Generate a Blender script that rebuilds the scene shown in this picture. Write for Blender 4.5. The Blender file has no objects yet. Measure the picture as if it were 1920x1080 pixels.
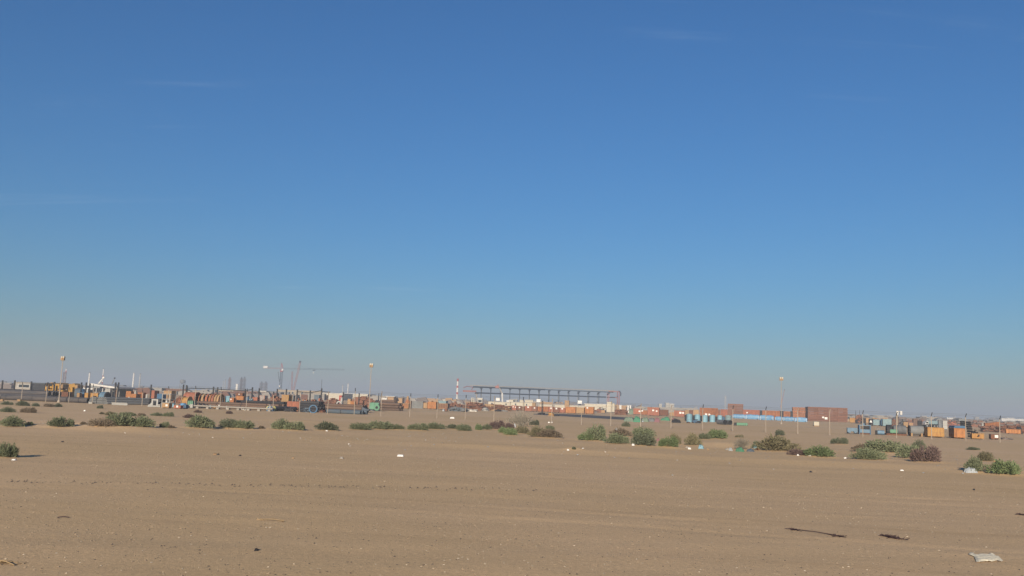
import bpy, math, random
import numpy as np
R = math.radians
sc = bpy.context.scene
COL = sc.collection
# ------------------------------------------------------------------ camera
EYE = 2.4
FPX = 1690.0                     # focal length in pixels of the 1920 px wide photograph
HS = 0.0373                      # slope of the horizon
ROLL = math.atan(HS)
PITCH = math.atan(212.8 * math.cos(ROLL) / FPX)
cp, sp, cr, sr = math.cos(PITCH), math.sin(PITCH), math.cos(ROLL), math.sin(ROLL)
AF = np.array([0, cp, sp]); U0 = np.array([0, -sp, cp]); R0 = np.array([1.0, 0, 0])
AR = cr * R0 + sr * U0; AU = -sr * R0 + cr * U0
C0 = np.array([0, 0, EYE])
cam = bpy.data.cameras.new('camera')
cam.sensor_width = 36.0
cam.lens = 36.0 * FPX / 1920.0
cam.clip_start = 0.1
cam.clip_end = 30000
co = bpy.data.objects.new('camera', cam)
from mathutils import Matrix, Vector
co.matrix_world = Matrix(((AR[0], AU[0], -AF[0], 0), (AR[1], AU[1], -AF[1], 0), (AR[2], AU[2], -AF[2], EYE), (0, 0, 0, 1)))
COL.objects.link(co)
sc.camera = co
# ------------------------------------------------------------------ sky, sun, exposure
ADDED_WISPS, WISP_OFF = .17, (9.59, 4.27, 0)
HAZE = .00078
SUN_EL, SUN_AZ = R(16.5), R(12)     # the shadows run 12 degrees clockwise of straight ahead
tosun = Vector((-math.sin(SUN_AZ) * math.cos(SUN_EL), -math.cos(SUN_AZ) * math.cos(SUN_EL), math.sin(SUN_EL)))
w = bpy.data.worlds.new('World'); sc.world = w; w.use_nodes = True
nt = w.node_tree
bg = nt.nodes['Background']
sky = nt.nodes.new('ShaderNodeTexSky')
sky.sky_type = 'NISHITA'
sky.sun_disc = False
sky.sun_elevation = SUN_EL
sky.sun_rotation = math.pi + SUN_AZ
sky.air_density = 1.38
sky.dust_density = 0.0
sky.ozone_density = 10.0
# added cirrus wisps over the dome, painted in place of window glass reflections
wn = nt.nodes.new; wl = nt.links.new
wtc = wn('ShaderNodeTexCoord'); wsx = wn('ShaderNodeSeparateXYZ'); wl(wtc.outputs['Generated'], wsx.inputs[0])
wz = wn('ShaderNodeMath'); wz.operation = 'ADD'; wz.inputs[1].default_value = .10; wl(wsx.outputs[2], wz.inputs[0])
wz2 = wn('ShaderNodeMath'); wz2.operation = 'MAXIMUM'; wz2.inputs[1].default_value = .05; wl(wz.outputs[0], wz2.inputs[0])
wdx = wn('ShaderNodeMath'); wdx.operation = 'DIVIDE'; wl(wsx.outputs[0], wdx.inputs[0]); wl(wz2.outputs[0], wdx.inputs[1])
wdy = wn('ShaderNodeMath'); wdy.operation = 'DIVIDE'; wl(wsx.outputs[1], wdy.inputs[0]); wl(wz2.outputs[0], wdy.inputs[1])
wcx = wn('ShaderNodeCombineXYZ'); wl(wdx.outputs[0], wcx.inputs[0]); wl(wdy.outputs[0], wcx.inputs[1])
def wisp_layer(scale, stretch, rot, lo, hi, off):
    mp = wn('ShaderNodeMapping'); mp.inputs['Scale'].default_value = stretch; mp.inputs['Rotation'].default_value = (0, 0, rot); mp.inputs['Location'].default_value = off
    wl(wcx.outputs[0], mp.inputs[0])
    n = wn('ShaderNodeTexNoise'); n.inputs['Scale'].default_value = scale; n.inputs['Detail'].default_value = 7; n.inputs['Roughness'].default_value = .62; n.inputs['Distortion'].default_value = .6
    wl(mp.outputs[0], n.inputs['Vector'])
    r = wn('ShaderNodeMapRange'); r.interpolation_type = 'SMOOTHSTEP'; r.inputs['From Min'].default_value = lo; r.inputs['From Max'].default_value = hi
    wl(n.outputs['Fac'], r.inputs['Value']); return r.outputs[0]
wa = wisp_layer(.9, (1, 1, 1), 0, .52, .68, WISP_OFF); wb = wisp_layer(3.2, (.16, 2.2, 1), R(-52), .52, .80, (8.0, 1.7, 0))
wm = wn('ShaderNodeMath'); wm.operation = 'MULTIPLY'; wl(wa, wm.inputs[0]); wl(wb, wm.inputs[1])
wm2 = wn('ShaderNodeMath'); wm2.operation = 'MULTIPLY'; wm2.inputs[1].default_value = ADDED_WISPS; wl(wm.outputs[0], wm2.inputs[0])
wmix = wn('ShaderNodeMix'); wmix.data_type = 'RGBA'; wl(wm2.outputs[0], wmix.inputs[0]); wl(sky.outputs[0], wmix.inputs[6]); wmix.inputs[7].default_value = (5.6, 6.8, 8.2, 1)
wl(wmix.outputs[2], bg.inputs[0])
bg.inputs[1].default_value = 0.067
sun = bpy.data.lights.new('sun', 'SUN')
sun.energy = 5.0
sun.angle = R(0.5)
sun.color = (1.0, 0.87, 0.70)
so = bpy.data.objects.new('sun', sun)
so.rotation_euler = (-tosun).to_track_quat('-Z', 'Y').to_euler()
so.location = (-200, -600, 250)
COL.objects.link(so)
sc.view_settings.view_transform = 'Standard'
sc.view_settings.look = 'None'
sc.view_settings.gamma = 1
sc.view_settings.exposure = 0.5
sc.view_settings.use_curve_mapping = False
sc.cycles.max_bounces = 6
sc.cycles.volume_bounces = 1

rng = np.random.default_rng(7)
random.seed(5)
# ------------------------------------------------------------------ pixel helpers (photograph pixels -> places on the ground)
def ray(px, py):
    return (px - 960) * AR - (py - 540) * AU + FPX * AF
def hy(px):
    return 752.8 + HS * (px - 960)
def at(px, py, d):
    v = ray(px, py); return C0 + v * (d / v[1])
def row(px, d):
    a = ray(px, 0); b = ray(px, 1) - a
    return (-EYE * a[1] - d * a[2]) / (EYE * b[1] + d * b[2])
TT = np.concatenate([np.arange(6, 70, .06), np.arange(70, 150, .4)])
def ground(px, py):
    # first place where the line of sight meets the terrain
    v = ray(px, py); v = v / v[1]
    if -EYE / v[2] < 0 or -EYE / v[2] > 145: return C0 + v * (-EYE / v[2])
    z = EYE + v[2] * TT; below = np.nonzero(z <= gz(v[0] * TT, TT))[0]
    t = TT[below[0]] if len(below) else -EYE / v[2]
    p = C0 + v * t; p[2] = float(gz(p[0], p[1])); return p
def depth_px(p):
    return float(np.dot(p - C0, AF)) / FPX          # metres per photograph pixel at p

YAW = R(-13.6)                    # the yard and its fence are turned this much
YU = np.array([math.cos(YAW), math.sin(YAW)]); YV = np.array([-math.sin(YAW), math.cos(YAW)])
# ------------------------------------------------------------------ terrain height
def vnoise(x, y, s, seed):
    x = np.asarray(x, float) / s; y = np.asarray(y, float) / s
    xi = np.floor(x).astype(np.int64); yi = np.floor(y).astype(np.int64)
    fx = x - xi; fy = y - yi
    fx = fx * fx * (3 - 2 * fx); fy = fy * fy * (3 - 2 * fy)
    def h(a, b):
        n = (a * 374761393 + b * 668265263 + seed * 974634777) & 0xffffffff
        n = ((n ^ (n >> 13)) * 1274126177) & 0xffffffff
        return ((n ^ (n >> 16)) & 0xffff) / 65535.0
    return (h(xi, yi) * (1 - fx) + h(xi + 1, yi) * fx) * (1 - fy) + (h(xi, yi + 1) * (1 - fx) + h(xi + 1, yi + 1) * fx) * fy
LIP = (np.array([-28.0, 50.0]), np.array([21.7, 39.3]))     # edge where the graded strip ends and loose sand begins
LD = (LIP[1] - LIP[0]) / np.linalg.norm(LIP[1] - LIP[0]); LN = np.array([-LD[1], LD[0]])
MOUNDS = []                                                 # x, y, rx, height
def gz(x, y):
    x = np.asarray(x, float); y = np.asarray(y, float)
    r = np.hypot(x, y)
    near = np.clip((95 - r) / 40, 0, 1)
    z = near * (0.05 * (vnoise(x, y, 9, 1) - .5) + 0.03 * (vnoise(x, y, 2.3, 2) - .5))
    s = (x - LIP[0][0]) * LN[0] + (y - LIP[0][1]) * LN[1]    # distance beyond the lip
    s = s + 1.6 * (vnoise(x, y, 5, 3) - .5)
    band = np.clip(s / 2.6, 0, 1) * np.clip((32 - s) / 22, 0, 1)
    z = z + band * (0.05 + 0.16 * vnoise(x, y, 3.4, 4) * vnoise(x, y, 11, 8))
    fine = np.clip((48 - r) / 20, 0, 1)
    z = z + fine * 0.012 * (vnoise(x * .45, y, .55, 5) - .5)
    # old wheel ruts running across the graded strip
    for off, a in ((-22.6, .010), (-24.3, .010), (-13.5, .008), (-15.2, .008)):
        q = (x - LIP[0][0]) * LN[0] + (y - LIP[0][1]) * LN[1] - off + 1.1 * (vnoise(x, x * 0, 14, 6) - .5)
        a = a * np.clip(2.2 * vnoise(x, x * 0, 3.1, 61 + int(-off)) - .5, 0, 1)
        z = z - a * fine * np.exp(-(q / .16) ** 2) + .6 * a * fine * np.exp(-((q - .34) / .16) ** 2)
    mz = np.zeros(np.shape(z))
    for mx, my, mr, mh in MOUNDS:
        d2 = ((x - mx) / mr) ** 2 + ((y - my) / (mr * .9)) ** 2
        mz = np.maximum(mz, np.where(d2 < 7, mh * np.exp(-d2), 0))
    z = z + mz
    return z
# ------------------------------------------------------------------ mesh collecting
class MB:
    def __init__(s): s.v = []; s.f = []
    def add(s, vs, fs):
        n = len(s.v); s.v += [tuple(map(float, p)) for p in vs]; s.f += [tuple(i + n for i in f) for f in fs]; return s
    def box(s, x0, x1, y0, y1, z0, z1):
        return s.add([(x0, y0, z0), (x1, y0, z0), (x1, y1, z0), (x0, y1, z0), (x0, y0, z1), (x1, y0, z1), (x1, y1, z1), (x0, y1, z1)],
                     [(0, 3, 2, 1), (4, 5, 6, 7), (0, 1, 5, 4), (1, 2, 6, 5), (2, 3, 7, 6), (3, 0, 4, 7)])
    def bevbox(s, x0, x1, y0, y1, z0, z1, b):
        # box with a chamfered outline seen from above and from the front
        pts = []
        for z, i in ((z0, b), (z0 + b, 0), (z1 - b, 0), (z1, b)):
            for dx, dy in ((0, 1), (1, 0), (-1, 0), (0, -1)):
                pass
            pts += [(x0 + i + b, y0 + i, z), (x1 - i - b, y0 + i, z), (x1 - i, y0 + i + b, z), (x1 - i, y1 - i - b, z),
                    (x1 - i - b, y1 - i, z), (x0 + i + b, y1 - i, z), (x0 + i, y1 - i - b, z), (x0 + i, y0 + i + b, z)]
        fs = [tuple(range(7, -1, -1)), tuple(range(24, 32))]
        for k in range(3):
            for j in range(8):
                a, c = k * 8 + j, k * 8 + (j + 1) % 8
                fs.append((a, c, c + 8, a + 8))
        return s.add(pts, fs)
    def tube(s, p, q, r, n=8, r2=None, cap=True):
        p = np.array(p, float); q = np.array(q, float); r2 = r if r2 is None else r2
        d = q - p; d = d / (np.linalg.norm(d) + 1e-9)
        a = np.cross(d, (0, 0, 1.0)) if abs(d[2]) < .9 else np.cross(d, (1.0, 0, 0)); a /= np.linalg.norm(a); b = np.cross(d, a)
        vs = []
        for c, rr in ((p, r), (q, r2)):
            for i in range(n):
                t = 2 * math.pi * i / n; vs.append(c + rr * (math.cos(t) * a + math.sin(t) * b))
        fs = [(i, (i + 1) % n, n + (i + 1) % n, n + i) for i in range(n)]
        if cap: fs += [tuple(range(n - 1, -1, -1)), tuple(range(n, 2 * n))]
        return s.add(vs, fs)
    def poly(s, pts, r, n=5):
        for a, b in zip(pts, pts[1:]): s.tube(a, b, r, n)
        return s
    def pipe(s, p, q, r, ri, n=14):
        p = np.array(p, float); q = np.array(q, float)
        d = q - p; d = d / np.linalg.norm(d)
        a = np.cross(d, (0, 0, 1.0)) if abs(d[2]) < .9 else np.cross(d, (1.0, 0, 0)); a /= np.linalg.norm(a); b = np.cross(d, a)
        vs = []
        for c, rr in ((p, ri), (p, r), (q, r), (q, ri)):
            for i in range(n):
                t = 2 * math.pi * i / n; vs.append(c + rr * (math.cos(t) * a + math.sin(t) * b))
        fs = []
        for k in range(4):
            k2 = (k + 1) % 4
            for i in range(n):
                j = (i + 1) % n; fs.append((k * n + i, k * n + j, k2 * n + j, k2 * n + i))
        return s.add(vs, fs)
    def prism(s, prof, y0, y1):
        n = len(prof)
        vs = [(x, y0, z) for x, z in prof] + [(x, y1, z) for x, z in prof]
        fs = [tuple(range(n)), tuple(range(2 * n - 1, n - 1, -1))] + [(i, n + i, n + (i + 1) % n, (i + 1) % n) for i in range(n)]
        return s.add(vs, fs)
    def lathe(s, prof, n=16, c=(0, 0, 0)):
        vs = []
        for r, z in prof:
            for i in range(n):
                t = 2 * math.pi * i / n; vs.append((c[0] + r * math.cos(t), c[1] + r * math.sin(t), c[2] + z))
        fs = []
        for k in range(len(prof) - 1):
            for i in range(n):
                j = (i + 1) % n; fs.append((k * n + i, k * n + j, (k + 1) * n + j, (k + 1) * n + i))
        fs += [tuple(range(n - 1, -1, -1)), tuple(range((len(prof) - 1) * n, len(prof) * n))]
        return s.add(vs, fs)
    def lattice(s, p, q, w, bays, r):
        # square lattice boom between two points
        p = np.array(p, float); q = np.array(q, float); d = q - p; d /= np.linalg.norm(d)
        a = np.cross(d, (0, 1.0, 0)); a = a / np.linalg.norm(a); b = np.cross(d, a)
        cs = [(a + b) * w / 2, (a - b) * w / 2, (-a - b) * w / 2, (-a + b) * w / 2]
        for c in cs: s.tube(p + c, q + c, r, 4)
        for k in range(bays):
            m0 = p + (q - p) * k / bays; m1 = p + (q - p) * (k + 1) / bays
            for i in range(4):
                c, e = cs[i], cs[(i + 1) % 4]
                s.tube(m0 + c, m1 + e, r * .7, 3) if k % 2 else s.tube(m0 + e, m1 + c, r * .7, 3)
                s.tube(m1 + c, m1 + e, r * .6, 3)
        return s
    def mesh(s, name, smooth=False):
        me = bpy.data.meshes.new(name); me.from_pydata(s.v, [], s.f); me.update()
        if smooth: me.polygons.foreach_set('use_smooth', [True] * len(me.polygons))
        return me
def part(name, mb, m, parent=None, smooth=False, label=None, stuff=False):
    me = mb if isinstance(mb, bpy.types.Mesh) else mb.mesh(name, smooth)
    if not me.materials: me.materials.append(m)
    o = bpy.data.objects.new(name, me); COL.objects.link(o)
    if parent is not None: o.parent = parent
    if label: o['label'] = label
    if stuff: o['kind'] = 'stuff'
    return o
def tag(o, label, cat, group=None):
    o['label'] = label; o['category'] = cat
    if group: o['group'] = group
    return o
def thing(name, label, cat, p, yaw=YAW, group=None):
    o = bpy.data.objects.new(name, None); o.empty_display_size = .3; COL.objects.link(o)
    o.location = p; o.rotation_euler = (0, 0, yaw)
    return tag(o, label, cat, group)
def solo(name, mb, m, label, cat, p, yaw=YAW, group=None, smooth=False):
    o = part(name, mb, m, None, smooth); o.location = p; o.rotation_euler = (0, 0, yaw)
    return tag(o, label, cat, group)
def copy_tree(o, parent=None):
    c = o.copy(); COL.objects.link(c)
    if parent is not None: c.parent = parent
    for ch in list(o.children): copy_tree(ch, c)
    return c
def spot(x0, x1, yt, yb=None, d=None):
    # ground place, width and height in metres of something seen between those pixels
    xc = (x0 + x1) / 2
    if d is None: p = ground(xc, yb)
    else:
        yb = row(xc, d); v = ray(xc, yb); p = C0 + v * (-EYE / v[2])
    k = depth_px(p)
    return np.array([p[0], p[1], float(gz(p[0], p[1]))]), (x1 - x0) * k, max(.05, (yb - yt) * k)
def yard_d(px, v):
    # distance Y at which column px meets the yard line v metres behind the fence
    o = np.array([0, 0]) + at(960, hy(960), FENCE_D)[:2] + v * YV
    r = ray(px, hy(px) + 20); k = np.array([r[0], r[1]])
    A = np.array([[k[0], -YU[0]], [k[1], -YU[1]]]); t = np.linalg.solve(A, o)
    return float(t[0] * k[1])
FENCE_D = 107.0
# ------------------------------------------------------------------ materials
def lin(c):
    return tuple(((v / 255 + .055) / 1.055) ** 2.4 if v > 10 else v / 255 / 12.92 for v in c)
MATS = {}
GAIN = 0.75
def mat(key, c, c2=None, rough=.75, metal=0., scale=3., amount=.6, rand=.12, stretch=(1, 1, 1), bump=0.0):
    if key in MATS: return MATS[key]
    m = bpy.data.materials.new(key); m.use_nodes = True; t = m.node_tree; b = t.nodes['Principled BSDF']
    b.inputs['Roughness'].default_value = rough; b.inputs['Metallic'].default_value = metal
    b.inputs['Specular IOR Level'].default_value = .25
    tc = t.nodes.new('ShaderNodeTexCoord'); mp = t.nodes.new('ShaderNodeMapping'); mp.inputs['Scale'].default_value = stretch
    oi = t.nodes.new('ShaderNodeObjectInfo')
    ad = t.nodes.new('ShaderNodeVectorMath'); ad.operation = 'ADD'
    sc_ = t.nodes.new('ShaderNodeVectorMath'); sc_.operation = 'SCALE'; sc_.inputs['Scale'].default_value = 37.0
    cx = t.nodes.new('ShaderNodeCombineXYZ')
    for i in range(3): t.links.new(oi.outputs['Random'], cx.inputs[i])
    t.links.new(cx.outputs[0], sc_.inputs[0]); t.links.new(tc.outputs['Object'], ad.inputs[0]); t.links.new(sc_.outputs[0], ad.inputs[1])
    t.links.new(ad.outputs[0], mp.inputs[0])
    n = t.nodes.new('ShaderNodeTexNoise'); n.inputs['Scale'].default_value = scale; n.inputs['Detail'].default_value = 5; n.inputs['Roughness'].default_value = .65
    t.links.new(mp.outputs[0], n.inputs['Vector'])
    r = t.nodes.new('ShaderNodeValToRGB'); r.color_ramp.elements[0].position = .38; r.color_ramp.elements[1].position = .68
    c2 = c2 or tuple(x * .62 for x in c)
    c = tuple(x * GAIN for x in c); c2 = tuple(x * GAIN for x in c2)
    r.color_ramp.elements[0].color = (*c, 1)
    r.color_ramp.elements[1].color = (*[a * (1 - amount) + bb * amount for a, bb in zip(c, c2)], 1)
    t.links.new(n.outputs['Fac'], r.inputs[0])
    hsv = t.nodes.new('ShaderNodeHueSaturation')
    mr = t.nodes.new('ShaderNodeMapRange'); mr.inputs['To Min'].default_value = 1 - rand; mr.inputs['To Max'].default_value = 1 + rand
    t.links.new(oi.outputs['Random'], mr.inputs['Value']); t.links.new(mr.outputs[0], hsv.inputs['Value'])
    t.links.new(r.outputs[0], hsv.inputs['Color']); t.links.new(hsv.outputs[0], b.inputs['Base Color'])
    if bump:
        bp = t.nodes.new('ShaderNodeBump'); bp.inputs['Strength'].default_value = bump; bp.inputs['Distance'].default_value = .05
        t.links.new(n.outputs['Fac'], bp.inputs['Height']); t.links.new(bp.outputs[0], b.inputs['Normal'])
    MATS[key] = m
    return m
RUST = (.16, .062, .03)
M = dict(
 orange=mat('orange paint', (.42, .17, .07), RUST, scale=1.5, amount=.85, stretch=(2.4, 2.4, .6)),
 orange2=mat('bright orange paint', (.50, .22, .08), RUST, scale=1.4, amount=.65, stretch=(2.4, 2.4, .6)),
 redorange=mat('red orange primer', (.40, .145, .085), (.2, .1, .07), scale=1.2, amount=.8, stretch=(2.4, 2.4, .6)),
 rust=mat('rust', (.2, .085, .045), (.11, .06, .04), scale=3, amount=.8),
 brown=mat('rusty brown steel', (.2, .095, .06), (.27, .12, .07), scale=2.0, amount=.6, stretch=(6, 6, .6)),
 brownpipe=mat('brown weathered pipe', (.13, .09, .07), (.2, .12, .08), scale=1.5, amount=.7, rand=.25, stretch=(.4, 2, 2)),
 greypipe=mat('grey coated pipe', (.075, .075, .083), (.16, .13, .11), scale=1.2, amount=.7, rand=.3, stretch=(.3, 2, 2)),
 darkpipe=mat('dark coated pipe', (.035, .036, .042), (.07, .062, .06), scale=1.4, amount=.7, rand=.3, stretch=(.4, 2, 2)),
 bluegrey=mat('blue grey steel', (.1, .14, .18), (.14, .13, .12), scale=1.4, amount=.5, rand=.2),
 tan=mat('tan timber', (.42, .27, .14), (.28, .17, .09), scale=2.2, amount=.6),
 yellow=mat('yellow ochre paint', (.50, .29, .09), (.34, .15, .06), scale=1.6, amount=.85, stretch=(2, 2, .8)),
 crane=mat('yellow machine paint', (.5, .28, .055), (.3, .15, .05), scale=1.4, amount=.5),
 cream=mat('cream cladding', (.58, .53, .42), (.44, .38, .28), rough=.6, scale=.5, amount=.5, rand=.05),
 creamdark=mat('sandy render', (.40, .32, .215), (.32, .25, .17), scale=.4, amount=.5, rand=.05),
 white=mat('white paint', (.72, .70, .66), (.5, .46, .4), rough=.5, scale=1.2, amount=.3, rand=.04),
 tagw=mat('white label sheet', (.82, .81, .78), (.75, .73, .7), rough=.3, amount=.2, rand=.02),
 blue=mat('blue tarpaulin', (.11, .27, .47), (.2, .38, .54), rough=.45, scale=1.8, amount=.9, bump=.3),
 bluedull=mat('dull blue paint', (.15, .26, .37), (.10, .16, .2), rough=.5, scale=1.8, amount=.8),
 blue2=mat('pale blue paint', (.24, .43, .52), (.16, .3, .38), rough=.5, scale=1.6, amount=.6),
 bluem=mat('blue machine paint', (.07, .16, .28), (.12, .15, .17), scale=2.2, amount=.5),
 teal=mat('pale teal sheeting', (.26, .36, .37), (.18, .28, .34), scale=1.1, amount=.7, bump=.3),
 green=mat('green tarpaulin', (.06, .24, .14), (.1, .18, .12), scale=1.3, amount=.7, bump=.3),
 mint=mat('mint green paint', (.15, .32, .21), (.1, .2, .14), scale=2, amount=.5),
 palegreen=mat('pale grey green tarpaulin', (.2, .27, .2), (.15, .18, .14), scale=1.3, amount=.7, bump=.3),
 pink=mat('dusty pink tarpaulin', (.3, .14, .16), (.22, .12, .12), scale=1.6, amount=.7, bump=.3),
 grey=mat('grey steel', (.24, .25, .25), (.17, .16, .15), scale=1.4, amount=.5),
 lgrey=mat('pale grey steel', (.42, .42, .40), (.32, .29, .25), rough=.6, scale=1.3, amount=.5),
 scrapg=mat('grey scrap', (.19, .2, .21), (.12, .12, .12), scale=2.5, amount=.8),
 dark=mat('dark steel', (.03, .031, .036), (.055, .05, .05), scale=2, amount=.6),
 post=mat('weathered fence steel', (.42, .36, .29), (.33, .25, .18), scale=1.2, amount=.5, rand=.1),
 black=mat('black rubber', (.018, .018, .02), (.03, .028, .027), rough=.85, scale=4, amount=.5),
 glass=mat('dark window glass', (.025, .03, .038), (.04, .045, .05), rough=.15, scale=1, amount=.3),
 hazyred=mat('haze paled red', (.40, .17, .14), (.34, .17, .14), scale=1.5, amount=.4),  # red with the paling of distant haze painted into it
 red=mat('red paint', (.42, .075, .06), (.3, .08, .06), scale=1.5, amount=.4),
 steelblue=mat('dark blue steelwork', (.022, .03, .05), (.035, .04, .055), scale=.6, amount=.5, rand=.08),
 concrete=mat('pale concrete', (.36, .33, .29), (.28, .25, .21), scale=.8, amount=.5),
 mud=mat('far dusty plant', (.2, .16, .14), (.14, .12, .11), scale=.05, amount=.7),
 bagw=mat('white plastic bag', (.40, .43, .45), (.3, .32, .34), rough=.35, scale=6, amount=.5, bump=.5),
 cloth=mat('cream cloth', (.95, .86, .64), (.78, .68, .5), rough=.9, scale=9, amount=.6, bump=.5),
 maroon=mat('dark maroon litter', (.05, .026, .03), (.08, .05, .05), scale=18, amount=.6),
 straw=mat('dry straw', (.42, .30, .16), (.3, .2, .11), scale=5, amount=.5, rand=.2),
)
def leafmat(key, c, c2):
    m = mat(key, c, c2, rough=.8, scale=2.6, amount=1.0, rand=.2)
    return m
LM = dict(
 green=leafmat('grey green foliage', (0.143, 0.171, 0.097), (0.211, 0.223, 0.128)),
 bright=leafmat('fresh green foliage', (0.128, 0.181, 0.080), (0.204, 0.243, 0.112)),
 olive=leafmat('olive foliage', (0.168, 0.156, 0.087), (0.230, 0.198, 0.118)),
 darkg=leafmat('dark green foliage', (0.108, 0.128, 0.080), (0.159, 0.168, 0.102)),
 brown=leafmat('dry brown foliage', (.165, .13, .09), (.22, .175, .125)),
 purple=leafmat('purple brown twigs', (0.128, 0.087, 0.080), (0.179, 0.122, 0.104)),
 grey=leafmat('bare grey twigs', (0.281, 0.255, 0.198), (0.204, 0.179, 0.147)),
)
STEM = mat('dry twig', (.13, .095, .065), (.09, .065, .05), scale=5)
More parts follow.
